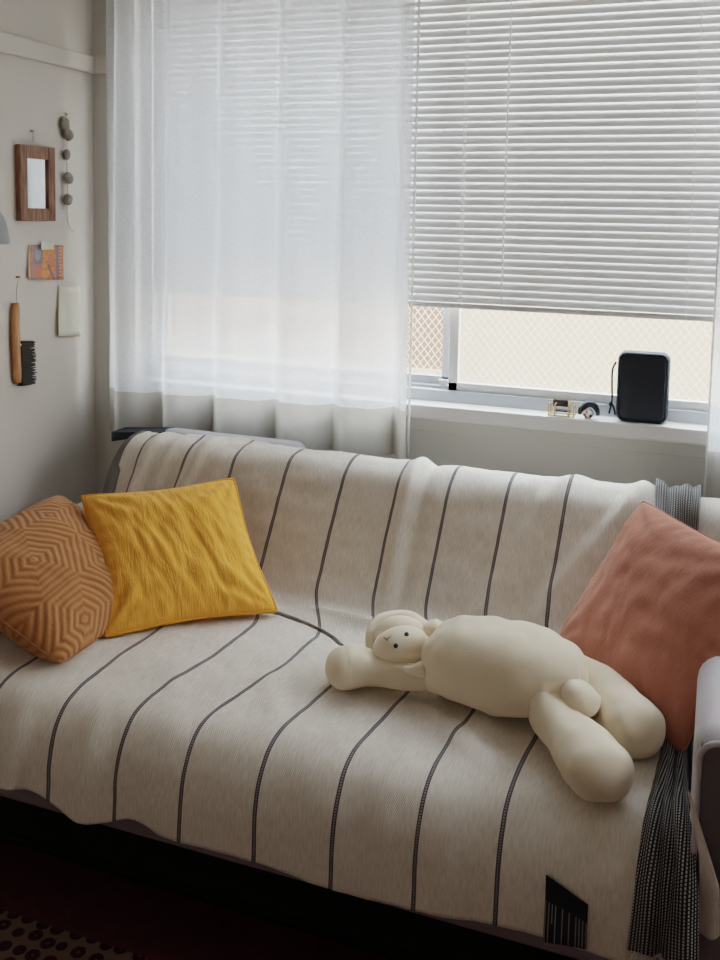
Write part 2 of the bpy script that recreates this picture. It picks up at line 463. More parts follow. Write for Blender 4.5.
def mirror_mat():
    m, nt, out = new_mat('mirror_glass')
    g = nd(nt, 'ShaderNodeBsdfPrincipled'); g.inputs['Metallic'].default_value = 1
    tc = nd(nt, 'ShaderNodeTexCoord'); nz = nd(nt, 'ShaderNodeTexNoise'); nz.inputs['Scale'].default_value = 20
    nt.links.new(tc.outputs['Object'], nz.inputs['Vector'])
    nt.links.new(mixc(nt, nz.outputs['Fac'], (.93, .94, .93), (.97, .97, .96)), g.inputs['Base Color'])
    g.inputs['Roughness'].default_value = .02
    nt.links.new(g.outputs[0], out.inputs[0])
    return m
M['mirror'] = mirror_mat()

def cord_mat():
    m, nt, out = new_mat('white_cord')
    d = nd(nt, 'ShaderNodeBsdfDiffuse'); t = nd(nt, 'ShaderNodeBsdfTranslucent')
    tc = nd(nt, 'ShaderNodeTexCoord'); nz = nd(nt, 'ShaderNodeTexNoise'); nz.inputs['Scale'].default_value = 300
    nt.links.new(tc.outputs['Object'], nz.inputs['Vector'])
    c = mixc(nt, nz.outputs['Fac'], (.85, .85, .83), (.95, .95, .93))
    nt.links.new(c, d.inputs[0]); nt.links.new(c, t.inputs[0])
    mx = nd(nt, 'ShaderNodeMixShader'); mx.inputs[0].default_value = .5
    nt.links.new(d.outputs[0], mx.inputs[1]); nt.links.new(t.outputs[0], mx.inputs[2]); nt.links.new(mx.outputs[0], out.inputs[0])
    return m
M['white_cord'] = cord_mat()
def clear_mat():
    m, nt, out = new_mat('clear_plastic')
    tr = nd(nt, 'ShaderNodeBsdfTransparent'); tr.inputs[0].default_value = (.95, .95, .95, 1)
    d = nd(nt, 'ShaderNodeBsdfPrincipled'); d.inputs['Base Color'].default_value = (.92, .92, .9, 1); d.inputs['Roughness'].default_value = .15
    mx = nd(nt, 'ShaderNodeMixShader'); mx.inputs[0].default_value = .6
    nt.links.new(tr.outputs[0], mx.inputs[1]); nt.links.new(d.outputs[0], mx.inputs[2])
    nt.links.new(mx.outputs[0], out.inputs[0])
    return m
M['clear'] = clear_mat()

def card_mat():
    """orange, mauve and red block pattern; UV 0..1"""
    m, nt, out = new_mat('patterned_card')
    p = nd(nt, 'ShaderNodeBsdfPrincipled'); uv = nd(nt, 'ShaderNodeUVMap')
    sx = nd(nt, 'ShaderNodeSeparateXYZ'); nt.links.new(uv.outputs[0], sx.inputs[0])
    u, v = sx.outputs[0], sx.outputs[1]
    nz = nd(nt, 'ShaderNodeTexNoise'); nz.inputs['Scale'].default_value = 5.0; nz.inputs['Distortion'].default_value = 1.5
    nt.links.new(uv.outputs[0], nz.inputs['Vector'])
    c = mixc(nt, mth(nt, 'GREATER_THAN', nz.outputs['Fac'], .52), (.74, .32, .12), (.66, .22, .10))
    def rect(c, u0, u1, v0, v1, col):
        f = mth(nt, 'MULTIPLY', mth(nt, 'MULTIPLY', mth(nt, 'GREATER_THAN', u, u0), mth(nt, 'LESS_THAN', u, u1)),
                mth(nt, 'MULTIPLY', mth(nt, 'GREATER_THAN', v, v0), mth(nt, 'LESS_THAN', v, v1)))
        return mixc(nt, f, c, col)
    def oval(c, cu, cv, ru, rv, col):
        a = mth(nt, 'POWER', mth(nt, 'DIVIDE', mth(nt, 'SUBTRACT', u, cu), ru), 2.0)
        b = mth(nt, 'POWER', mth(nt, 'DIVIDE', mth(nt, 'SUBTRACT', v, cv), rv), 2.0)
        return mixc(nt, mth(nt, 'LESS_THAN', mth(nt, 'ADD', a, b), 1.0), c, col)
    c = rect(c, .12, .42, .45, 1.0, (.32, .25, .28))
    c = rect(c, .08, .40, 0, .45, (.46, .26, .22))
    c = oval(c, .28, .74, .09, .20, (.40, .40, .47))
    c = oval(c, .30, .22, .08, .14, (.72, .22, .12))
    c = oval(c, .66, .62, .09, .14, (.62, .26, .18))
    stripe = mth(nt, 'ABSOLUTE', mth(nt, 'SUBTRACT', u, mth(nt, 'ADD', .64, mth(nt, 'MULTIPLY', mth(nt, 'SUBTRACT', .25, v), .35))))
    c = mixc(nt, mth(nt, 'MULTIPLY', mth(nt, 'LESS_THAN', stripe, .04), mth(nt, 'LESS_THAN', v, .45)), c, (.28, .2, .2))
    c = rect(c, .79, .93, 0, 1, (.34, .22, .25))
    dots = mth(nt, 'GREATER_THAN', mth(nt, 'SINE', mth(nt, 'MULTIPLY', v, 62.0)), 0.0)
    f = mth(nt, 'MULTIPLY', mth(nt, 'MULTIPLY', mth(nt, 'GREATER_THAN', u, .88), mth(nt, 'LESS_THAN', u, .97)), dots)
    c = mixc(nt, f, c, (.75, .42, .28))
    c = rect(c, 0, .05, 0, 1, (.85, .80, .70))
    nt.links.new(c, p.inputs['Base Color']); p.inputs['Roughness'].default_value = .6
    nt.links.new(p.outputs[0], out.inputs[0])
    return m
M['card'] = card_mat()

def facade_mat(name, c1, c2):
    m, nt, out = new_mat(name)
    p = nd(nt, 'ShaderNodeBsdfPrincipled'); tc = nd(nt, 'ShaderNodeTexCoord')
    nz = nd(nt, 'ShaderNodeTexNoise'); nz.inputs['Scale'].default_value = 1.2; nz.inputs['Detail'].default_value = 6
    nt.links.new(tc.outputs['Object'], nz.inputs['Vector'])
    nt.links.new(mixc(nt, nz.outputs['Fac'], c1, c2), p.inputs['Base Color']); p.inputs['Roughness'].default_value = .9
    nt.links.new(p.outputs[0], out.inputs[0])
    return m
M['facade'] = facade_mat('facade_cream', (.72, .61, .44), (.80, .70, .53))
M['facade_brown'] = facade_mat('facade_brown', (.36, .24, .17), (.44, .30, .22))

# ------------------------------------------------------------------ room shell
XR, YB, ZC = 3.7, -6.5, 2.6
structure(box('floor', (0, YB, -.05), (XR, 0.14, 0), M['floor']))
structure(box('ceiling', (-.1, YB, ZC), (XR, .14, ZC + .1), M['ceiling']))
structure(box('wall_left', (-.1, YB, -.05), (0, .14, ZC), M['wall']))
bm = bmesh.new()
add_box(bm, (XR, YB, -.05), (XR + .1, -1.3, ZC)); add_box(bm, (XR, -.15, -.05), (XR + .1, .14, ZC))
add_box(bm, (XR, -1.3, -.05), (XR + .1, -.15, 1.45)); add_box(bm, (XR, -1.3, 2.45), (XR + .1, -.15, ZC))
structure(obj('wall_right', bm, M['wall_far']))
w2 = structure(empty('added_window'), 'unseen side window added to the right wall for light', 'window')  # added out of view to let more daylight onto seat and left wall
bm = bmesh.new()
for lo, hi in (((XR + .02, -1.3, 1.45), (XR + .08, -.15, 1.49)), ((XR + .02, -1.3, 2.41), (XR + .08, -.15, 2.45)), ((XR + .02, -1.3, 1.49), (XR + .08, -1.26, 2.41)), ((XR + .02, -.19, 1.49), (XR + .08, -.15, 2.41)), ((XR + .02, -.75, 1.49), (XR + .08, -.70, 2.41))):
    add_box(bm, lo, hi)
obj('window_frame', bm, M['frame_white'], w2)
WX0, WX1, WZ0, WZ1 = .17, 2.95, .925, 2.44
bm = bmesh.new()
add_box(bm, (0, 0, 0), (WX0, .14, ZC)); add_box(bm, (WX1, 0, 0), (XR, .14, ZC))
add_box(bm, (WX0, 0, 0), (WX1, .14, WZ0 - .045)); add_box(bm, (WX0, 0, WZ1), (WX1, .14, ZC))
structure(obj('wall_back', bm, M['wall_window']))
# picture rail on both walls
structure(box('trim_1', (0, YB, 1.970), (.022, 0, 2.030), M['trim'], bev=.006))
structure(box('trim_2', (.022, -.022, 1.970), (WX0, 0, 2.030), M['trim'], bev=.006))

# window
win = structure(empty('window_1'), 'wide sliding window of wired glass in a pale metal frame', 'window')
bm = bmesh.new()
add_box(bm, (WX0, .045, WZ0), (WX1, .13, .962), .003); add_box(bm, (WX0, .075, .962), (WX1, .13, .972), .002)
add_box(bm, (WX0, .045, WZ1 - .05), (WX1, .13, WZ1), .003)
add_box(bm, (WX0, .045, WZ0), (WX0 + .04, .13, WZ1), .003); add_box(bm, (WX1 - .04, .045, WZ0), (WX1, .13, WZ1), .003)
obj('window_frame', bm, M['frame_alu'], win)
XM = at_y(457, 345, .085).x - .028
def sash(x0, x1, y, z0, mat, st):
    bm = bmesh.new()
    add_box(bm, (x0, y - .012, z0), (x1, y + .012, z0 + .028), .002); add_box(bm, (x0, y - .012, WZ1 - .09), (x1, y + .012, WZ1 - .05), .002)
    add_box(bm, (x0, y - .012, z0), (x0 + st, y + .012, WZ1 - .05), .002); add_box(bm, (x1 - st, y - .012, z0), (x1, y + .012, WZ1 - .05), .002)
    s = obj('window_sash', bm, mat, win)
    box('pane', (x0 + st, y - .002, z0 + .028), (x1 - st, y + .002, WZ1 - .09), M['glass'], s)
sash(WX0 + .04, XM + .012, .105, .970, M['frame_alu'], .034)
sash(XM + .010, WX1 - .04, .068, .960, M['frame_white'], .030)
box('window_catch', (XM - .028, .080, .966), (XM + .004, .094, .990), M['frame_white'], win, .003)
bm = bmesh.new()
add_box(bm, (WX0 - .02, -.030, WZ0 - .045), (WX1 + .02, .05, WZ0), .006)
sill = obj('window_sill', bm, M['sill'], win)
bm = bmesh.new(); add_box(bm, (WX0, -.014, WZ0 - .085), (WX1, .0, WZ0 - .045), .003)
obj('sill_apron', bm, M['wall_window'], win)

# outside: neighbouring walls across the gap
p0 = at_y(447, 345, 2.6)
structure(box('wall_outside', (p0.x, 2.6, -3), (9, 3.0, 3.0), M['facade']), 'sunlit cream wall of the house across the gap', 'wall')
zb = at_y(425, 368, 2.9).z
structure(box('wall_outside_brown', (-4, 2.9, zb), (p0.x + .3, 3.3, 3.0), M['facade_brown']), 'brown stretch of wall outside beyond the left pane', 'wall')
structure(box('wall_outside_base', (-4, 2.88, -3), (p0.x + .3, 3.3, zb), M['facade']), 'pale plinth below the brown wall outside', 'wall')
structure(box('ground_outside', (-4, .2, -3.1), (9, 2.6, -3.0), M['facade']))

# ------------------------------------------------------------------ venetian blind
BZ, PITCH = 1.238, .0228
blind = tag(empty('venetian_blind'), 'white slatted venetian blind half lowered over the window', 'blind', kind='thing')
BX0, BX1, BY = .24, 2.45, .012
prof = []
th = math.radians(71)
for k in range(7):
    s = -.5 + k / 6
    c = s * .0262; h = .0030 * (1 - (2 * s) ** 2)
    # chord runs from the room-side low edge (s=-.5) up to the window-side high edge
    prof.append((BY + c * math.cos(th) - h * math.sin(th), c * math.sin(th) + h * math.cos(th)))
bm = bmesh.new()
nsl = int((2.40 - BZ) / PITCH)
for i in range(nsl):
    zc = BZ + .018 + i * PITCH
    jit = random.uniform(-.0006, .0006); sagk = random.uniform(-.0006, .0006)
    xs = np.linspace(BX0, BX1, 12)
    rows = [[bm.verts.new((x, y, zc + z + jit + sagk * math.sin(3 * x))) for (y, z) in prof] for x in xs]
    for a in range(len(xs) - 1):
        for b in range(6):
            bm.faces.new((rows[a][b], rows[a + 1][b], rows[a + 1][b + 1], rows[a][b + 1]))
sl = obj('slat_panel', bm, M['slat'], blind, True)
box('bottom_rail', (BX0, BY - .011, BZ - .012), (BX1, BY + .011, BZ + .004), M['slat'], blind, .004)
box('head_rail', (BX0, BY - .014, 2.395), (BX1, BY + .018, 2.425), M['slat'], blind, .003)
for px in (464, 694):
    x = at_y(px, 160, 0).x
    bm = bmesh.new()
    for dx in ((-.004, .004) if px < 500 else (0,)):
        add_tube(bm, [(x + dx, BY - .0135, 2.4), (x + dx, BY - .0135, BZ - .01)], .0011, 6)
    for i in range(nsl):
        z = BZ + .012 + i * PITCH
        add_tube(bm, [(x - .001, BY - .013, z), (x + .002, BY + .012, z + .002)], .0009, 5)
    obj('ladder_cord', bm, M['white_cord'], blind)
xw = at_y(506, 180, 0).x
bm = bmesh.new(); add_tube(bm, [(xw, BY - .02, 2.08), (xw, BY - .022, 1.26)], .0026, 8)
add_tube(bm, [(xw, BY - .02, 2.08), (xw, BY - .012, 2.40)], .0012, 6)
obj('tilt_wand', bm, M['white_cord'], blind)

# ------------------------------------------------------------------ curtains
def curtain(name, x0, x1, z0a, z0b, z1, y, folds, amp, seed, label):
    nx, nz = 150, 70
    rows, uvs = [], []
    for i in range(nz + 1):
        t = i / nz
        r, u_ = [], []
        for j in range(nx + 1):
            s = j / nx
            z0 = z0a + (z0b - z0a) * s
            z = z0 + (z1 - z0) * t
            ph = s * folds * 2 * math.pi + .9 * noise.noise(Vector((s * 3, t * .9, seed)))
            w = 1.0 - 2.2 * abs(math.sin(ph * .5)) ** .8 + .25 * math.sin(2 * ph + .6)
            w = w * (.75 + .25 * t) * amp
            w += amp * .5 * noise.noise(Vector((s * 14, t * 1.2, seed + 4)))
            x = x0 + (x1 - x0) * s + .012 * math.cos(ph) * (1 - .3 * t)
            if j in (0, nx): x = x0 if j == 0 else x1
            r.append(Vector((x, y + w, z + .002 * math.sin(ph)))); u_.append((s * (x1 - x0) * 1.4, t * (z1 - z0)))
        rows.append(r); uvs.append(u_)
    root = grid_mesh(name, rows, uvs, M['curtain'])
    tag(root, label, 'curtain', kind='thing')
    return root
c1 = curtain('curtain', .108, 1.203, .744, .768, 2.46, -.088, 5.4, .034, 1.3, 'sheer white linen curtain panel hanging between corner and open blind')
c2 = curtain('curtain', 2.058, 2.75, .728, .730, 2.46, -.085, 4.0, .015, 7.7, 'sliver of second white curtain at the window\'s other side beside the black speaker')
# stitched side edge of both panels
def edge_strip(par, x, z0, z1):
    bm = bmesh.new()
    add_tube(bm, [(x, -.088, z0 + (z1 - z0) * k / 10) for k in range(11)], .0035, 6)
    obj('side_hem', bm, M['white_cord'], par, True)
edge_strip(c1, 1.203, .768, 2.46); edge_strip(c2, 2.058, .728, 2.46)

# ------------------------------------------------------------------ sofa
sofa = tag(empty('sofa'), 'long lavender grey upholstered sofa under the striped throw', 'sofa')
AX0, AX1, SX0, SX1 = .21, 2.32, .35, 2.072
def arm(x0, x1, top):
    front_panel = True
    bm = bmesh.new(); add_box(bm, (x0, -1.19, .16), (x1, -.17, top), .045, 5)
    a = obj('armrest', bm, M['sofa'], sofa, True)
    if front_panel:
        w = x1 - x0
        bm = bmesh.new()
        add_box(bm, (x0 + .012, -1.204, .165), (x1 - .012, -1.185, top - .014), .008, 3)
        fp = obj('front_panel', bm, M['sofa_panel'], a)
        pts = []
        xa, xb, za, zb2, rr = x0 + .010, x1 - .010, .17, top - .008, .035
        pts.append((xa, -1.205, za))
        for k in range(7):
            q = math.pi - k / 6 * math.pi / 2
            pts.append((xa + rr + rr * math.cos(q), -1.205, zb2 - rr + rr * math.sin(q)))
        for k in range(7):
            q = math.pi / 2 - k / 6 * math.pi / 2
            pts.append((xb - rr + rr * math.cos(q), -1.205, zb2 - rr + rr * math.sin(q)))
        pts.append((xb, -1.205, za))
        bm = bmesh.new(); add_tube(bm, pts, .0055, 8)
        obj('piping', bm, M['sofa'], a, True)
    return a
arm(AX0, SX0, .600); arm(SX1 - .004, AX1, .648)
bm = bmesh.new(); add_box(bm, (SX0 - .05, -.455, .20), (SX1 + .22, -.17, .765), .06, 5)
# slope the back: push the lower front forward, keep the top behind
for v in bm.verts:
    if v.co.y < -.30:
        t = (v.co.z - .43) / .335
        v.co.y = v.co.y + max(0, min(1, t)) * .14
obj('backrest', bm, M['sofa'], sofa, True)
bm = bmesh.new(); add_box(bm, (.40, -.232, .66), (.90, -.145, .806), .032, 5)
obj('back_cushion', bm, M['sofa'], sofa, True)
bm = bmesh.new(); add_box(bm, (SX0 + .004, -1.205, .30), (SX1 - .004, -.46, .424), .05, 4)
obj('seat_cushion', bm, M['sofa'], sofa, True)
bm = bmesh.new(); add_box(bm, (AX0 + .02, -1.212, .188), (AX1 - .02, -.18, .31), .012, 2)
obj('base', bm, M['sofa_rail'], sofa)
for x in (AX0 + .12, AX1 - .12):
    for y in (-1.08, -.26):
        bm = bmesh.new(); add_tube(bm, [(x, y, 0.0), (x, y, .20)], [.018, .026], 12)
        obj('leg', bm, M['black_wood'], sofa, True)

# ------------------------------------------------------------------ throw
PROF = [(-.14, .55), (-.148, .70), (-.18, .770), (-.245, .793), (-.32, .772), (-.37, .70), (-.43, .58), (-.49, .48), (-.54, .447), (-.65, .447), (-.9, .457), (-1.10, .452), (-1.185, .435), (-1.228, .39), (-1.247, .32), (-1.253, .225)]
PC = [(v.x, v.y) for v in catmull([Vector((y, z, 0)) for y, z in PROF], 40)]
PS = [0.0]
for i in range(1, len(PC)): PS.append(PS[-1] + math.hypot(PC[i][0] - PC[i - 1][0], PC[i][1] - PC[i - 1][1]))
SMAX = PS[-1]
_py = np.array([p[0] for p in PC]); _pz = np.array([p[1] for p in PC]); _ps = np.array(PS)
def prof_at(s):
    y = float(np.interp(s, _ps, _py)); z = float(np.interp(s, _ps, _pz))
    e = .006
    dy = float(np.interp(s + e, _ps, _py) - np.interp(s - e, _ps, _py)); dz = float(np.interp(s + e, _ps, _pz) - np.interp(s - e, _ps, _pz))
    l = math.hypot(dy, dz) or 1
    # outward normal of the cloth
    return y, z, -dz / l * -1 * -1, dy / l * -1
def prof_n(s):
    y, z, _, _ = prof_at(s)
    e = .012
    dy = float(np.interp(min(s + e, SMAX), _ps, _py) - np.interp(max(s - e, 0), _ps, _py)); dz = float(np.interp(min(s + e, SMAX), _ps, _pz) - np.interp(max(s - e, 0), _ps, _pz))
    l = math.hypot(dy, dz) or 1
    return y, z, dz / l, -dy / l

UK = [-1.9, -1.35, -1, 0, 1, 2, 3, 4, 5, 6, 7, 8.3, 8.9]
XB = [.27, .36, .42, .577, .74, .915, 1.095, 1.26, 1.405, 1.565, 1.72, 1.945, 2.055]
XMID = [.27, .36, .46, .64, .80, 1.0, 1.175, 1.315, 1.475, 1.634, 1.775, 2.005, 2.058]
XF = [.27, .36, .445, .61, .79, .955, 1.11, 1.275, 1.44, 1.603, 1.755, 1.975, 2.09]
def cloth_x(u, s):
    b = np.interp(u, UK, XB); m = np.interp(u, UK, XMID); f = np.interp(u, UK, XF)
    w1 = sstep(.70, .98, s); b -= .016 * sstep(.30, .70, s) * (1 - w1); w2 = sstep(1.10, 1.45, s)
    x = b + (m - b) * w1
    return float(x + (f - x) * w2)

def gauss(d, w): return math.exp(-(d / w) ** 2)
def sstep(a, b, x):
    t = max(0, min(1, (x - a) / (b - a))); return t * t * (3 - 2 * t)
def relief(X, s):
    """height of the cloth's folds above the smooth profile"""
    h = 0.0
    back = sstep(.16, .24, s) * (1 - sstep(.70, .80, s))
    seat = sstep(.72, .82, s)
    # fold running down the back beside the fourth stripe
    xc = 1.288 - .01 * (s - .3) / .45
    h += back * .015 * gauss(X - xc, .020) * (1 - .5 * sstep(.4, .75, s))
    h -= back * .008 * gauss(X - xc - .045, .02)
    # diagonal soft fold further along
    xd = 1.70 - .45 * (s - .34)
    h += back * .011 * gauss(X - xd, .030)
    # pleats near the left end
    for x0, sl, a, w in ((.455, .10, .016, .020), (.53, .16, .012, .018), (.64, .22, .018, .022), (.70, .1, .008, .02)):
        h += back * sstep(.24, .36, s) * a * gauss(X - (x0 - sl * (s - .30)), w)
    # fold along the back's top, left half
    h += .010 * gauss(s - (.245 + .04 * math.sin(X * 4)), .028) * (1 - sstep(.95, 1.1, X)) * sstep(.5, .6, X)
    # loose edge near the right cushion
    xr = 1.905 - .42 * sstep(.28, .75, s) * .55
    h += back * .016 * gauss(X - xr, .028)
    # bunched roll where back meets seat
    h += .018 * gauss(s - (.80 + .03 * math.sin((X - 1.1) * 9)), .020) * sstep(1.05, 1.15, X) * (1 - sstep(1.30, 1.40, X))
    h += .006 * gauss(s - .84, .03) * sstep(.6, .9, X) * (1 - sstep(1.3, 1.5, X))
    # soft sags on the seat
    h += seat * (1 - sstep(1.30, 1.45, s)) * (.006 * noise.noise(Vector((X * 4, s * 5, 3))) + .004 * noise.noise(Vector((X * 11, s * 8, 9))))
    h += seat * .010 * gauss(X - (1.62 + .9 * (s - 1.28)), .035) * gauss(s - 1.28, .08)
    h += seat * .007 * gauss(X - (1.22 + .5 * (s - 1.3)), .03) * gauss(s - 1.3, .09)
    # hanging folds on the front drop
    fr = sstep(1.40, 1.52, s)
    h += fr * (.008 * math.sin(X * 17 + 1.2) * noise.noise(Vector((X * 2.2, 1, 5))) + .006 * noise.noise(Vector((X * 9, s * 1.5, 2))))
    h += fr * .012 * (gauss(X - .70, .03) + gauss(X - .88, .035)) * (1 - sstep(.9, 1.0, X))
    # general wrinkling
    h += .0030 * noise.noise(Vector((X * 16, s * 10, 0))) + .0016 * noise.noise(Vector((X * 40, s * 22, 7)))
    h += back * .0035 * noise.noise(Vector((X * 9, s * 20, 14)))
    return h

def cloth_pt(X, s, off=0.0, dz=0.0):
    y, z, ny, nz = prof_n(s)
    h = relief(X, s) + off
    return Vector((X, y + ny * h, z + nz * h + dz))

def hem_z(X):
    """the hem is uneven"""
    a = .026 * math.exp(-((X - .74) / .07) ** 2) + .026 * math.exp(-((X - 1.0) / .055) ** 2) - .006 * math.exp(-((X - .87) / .06) ** 2)
    a += .005 * math.sin(X * 11 + 1) + .012 * sstep(1.66, 1.80, X)
    return a + .013

U = list(np.linspace(-1.35, 8.55, 300))
SS = list(np.linspace(0.0, SMAX, 210))
rows, uvs = [], []
for t_ in np.linspace(0, 1, 210):
    r, q = [], []
    for u in U:
        Xq = cloth_x(u, .25)
        s0 = .205 * sstep(.44, .52, Xq) * (1 - sstep(.93, 1.05, Xq))
        s = s0 + (SMAX - s0) * t_
        X = cloth_x(u, s)
        fall = sstep(1.45, SMAX, s)
        r.append(cloth_pt(X, s, .004, hem_z(X) * fall)); q.append((u, s))
    rows.append(r); uvs.append(q)
throw = grid_mesh('throw_blanket', rows, uvs, M['throw'], thick=.003)
tag(throw, 'large cream woven throw with thin dark stripes spread over the sofa back and seat', 'blanket')

# woven border along the right edge, its fringe, the border peeking out at the left end
def border_rows(ss, lx, rx, off, nu=26, wav=.006):
    rows, uvs = [], []
    for s in ss:
        a = float(np.interp(s, *lx)); b = float(np.interp(s, *rx))
        r, q = [], []
        for j in range(nu + 1):
            t = j / nu
            X = a + (b - a) * t
            w = wav * math.sin(t * 11 + s * 4) + .5 * wav * math.sin(t * 23 - s * 7)
            o = off + w * min(1, t * 4, (1 - t) * 4)
            o -= .012 * gauss(t - (.70 - .25 * (s - 1.42) / .22), .10) * sstep(1.36, 1.45, s)
            o += .010 * gauss(t - .85, .12) * sstep(1.42, 1.5, s)
            o += (.005 * math.sin(s * 48 - t * 4) + .003 * math.sin(s * 31 + t * 5)) * (1 - sstep(.5, .7, s)) + .004 * (1 - sstep(.5, .7, s))
            p = cloth_pt(X, min(s, SMAX), o + .008)
            if s > SMAX: p.z -= (s - SMAX)
            p.z += 0 if s < 1.45 else .004 * math.sin(t * 9) * (s - 1.45) / .2
            r.append(p); q.append((t * .115 - .10 * max(0, 1.5 - s) * sstep(1.0, 1.2, s), s))
        rows.append(r); uvs.append(q)
    return rows, uvs
LX = ([.22, .50, .75, 1.0, 1.20, 1.32, 1.42, 1.55, 1.66], [1.932, 1.95, 1.985, 2.0, 2.008, 2.0, 1.992, 1.985, 1.978])
RX = ([.22, .50, .75, 1.0, 1.20, 1.27, 1.35, 1.42, 1.50, 1.66], [2.050, 2.05, 2.058, 2.058, 2.058, 2.062, 2.066, 2.078, 2.09, 2.098])
br, bu = border_rows(list(np.linspace(.10, SMAX - .050, 170)), LX, RX, .008)
bord = grid_mesh('woven_border', br, bu, M['border'], throw, thick=.003)
bord['label'] = 'black and white woven border band'
# second fold of the border flaring out below the seat edge
bm = bmesh.new()
random.seed(11)
hem = br[-1]
for k in range(46):
    t = k / 45 * (len(hem) - 1)
    i = min(int(t), len(hem) - 2); p = hem[i].lerp(hem[i + 1], t - i)
    a = p + Vector((0, -.003, .004)); b = a + Vector((random.uniform(-.004, .004), random.uniform(-.004, .001), -random.uniform(.010, .020)))
    add_tube(bm, [a, (a + b) / 2 + Vector((random.uniform(-.002, .002), -.001, 0)), b], [.0014, .0012, .0007], 5)
fr = obj('fringe', bm, M['cord'], throw)
# dark woven end of the cloth turned round the left end of the back
rows, uvs = [], []
for i in range(40):
    s = .20 + i / 39 * .42
    r, q = [], []
    for j in range(16):
        t = j / 15
        y, z, ny, nz = prof_n(s)
        X = .366 - .105 * t * (.35 + .65 * sstep(.2, .5, s))
        back_y = .10 * t * t
        h = .010 + .004 * math.sin(t * 9 + s * 12)
        r.append(Vector((X, y + ny * h + back_y, z + nz * h - .02 * t))); q.append((t * .10, s))
    rows.append(r); uvs.append(q)
lb = grid_mesh('woven_border', rows, uvs, M['border'], throw, thick=.003); lb['label'] = 'dark woven border hanging at the sofa back\'s far end'
# dark stripe running along the crease of the seat
pts = []
for i, (X, s) in enumerate([(.70, .86), (.80, .865), (.92, .862), (1.02, .868), (1.12, .89), (1.20, .93), (1.26, .99)]):
    pts.append(Vector((X, s, 0)))
pts = catmull(pts, 8)
rows, uvs = [], []
for k, q in enumerate(pts):
    rows.append([cloth_pt(q.x, q.y + d, .0105) for d in (-.0055, -.002, .002, .0055)]); uvs.append([(0, k * .01), (.02, k * .01), (.04, k * .01), (.05, k * .01)])
grid_mesh('crease_stripe', rows, uvs, M['thread'], throw)['label'] = 'dark stripe along the seat crease'
# black and white corner patch near the hem
q4 = [at_y(544, 938, -1.258), at_y(587, 946, -1.258), at_y(588, 905, -1.257), at_y(546, 875, -1.257)]
rows, uvs = [], []
for i in range(13):
    t = i / 12
    r, q = [], []
    for j in range(13):
        w = j / 12
        a = q4[0].lerp(q4[1], w); b = q4[3].lerp(q4[2], w); p = a.lerp(b, t)
        # follow the cloth's own relief
        s = float(np.interp(-p.z, [-.44, -.225], [1.40, SMAX]))
        cp = cloth_pt(p.x, s, .010)
        r.append(Vector((p.x, min(cp.y, -1.252) - .006, p.z))); q.append((w * .075, .07 * t))
    rows.append(r); uvs.append(q)
pt = grid_mesh('woven_patch', rows, uvs, M['patch'], throw, thick=.002); pt['label'] = 'small black and white woven corner patch near the hem'

# plain cream cloth under the throw at the right end
rows, uvs = [], []
for s in np.linspace(0.02, SMAX - .045, 150):
    r, q = [], []
    xr = float(np.interp(s, [0, .36, .48, .60, .8, 1.66], [2.26, 2.26, 2.20, 2.062, 2.060, 2.062]))
    for j in range(31):
        t = j / 30
        X = 1.80 + (xr - 1.80) * t
        h = -.006 + .004 * noise.noise(Vector((X * 8, s * 6, 20)))
        y, z, ny, nz = prof_n(s)
        e1 = gauss(t - 1, .10)
        up = 0.0
        yy = y + ny * h - .006 * e1 * sstep(1.45, 1.6, s)
        if X > 2.064 and s > 1.3: yy = min(yy, -1.213)
        r.append(Vector((X, yy, z + nz * h + up - .006 * sstep(1.5, SMAX, s)))); q.append((t * 2 + .2, s))
    rows.append(r); uvs.append(q)
cov = grid_mesh('cover_cloth', rows, uvs, M['cloth'], thick=.002)
rows, uvs = [], []
for i in range(40):
    t = i / 39
    yy = 792 + t * 142
    xl = 688 + 11 * min(1, t * 2.2); xr_ = 690 + 29 * min(1, t / .66)
    r, q = [], []
    for j in range(14):
        w_ = j / 13
        p = at_y(xl + (xr_ - xl) * w_, yy + 4 * math.sin(w_ * 3) * t, -1.218 - .010 * sstep(.2, .7, t))
        p.y += .006 * math.sin(w_ * 5 + 1) * t - .004 * noise.noise(p * 14)
        r.append(p); q.append((w_ * .35 + .2, t * .3))
    rows.append(r); uvs.append(q)
grid_mesh('hanging_corner', rows, uvs, M['cloth'], cov, thick=.002)
tag(cov, 'plain cream cover cloth showing past the woven border by the right armrest', 'cloth')

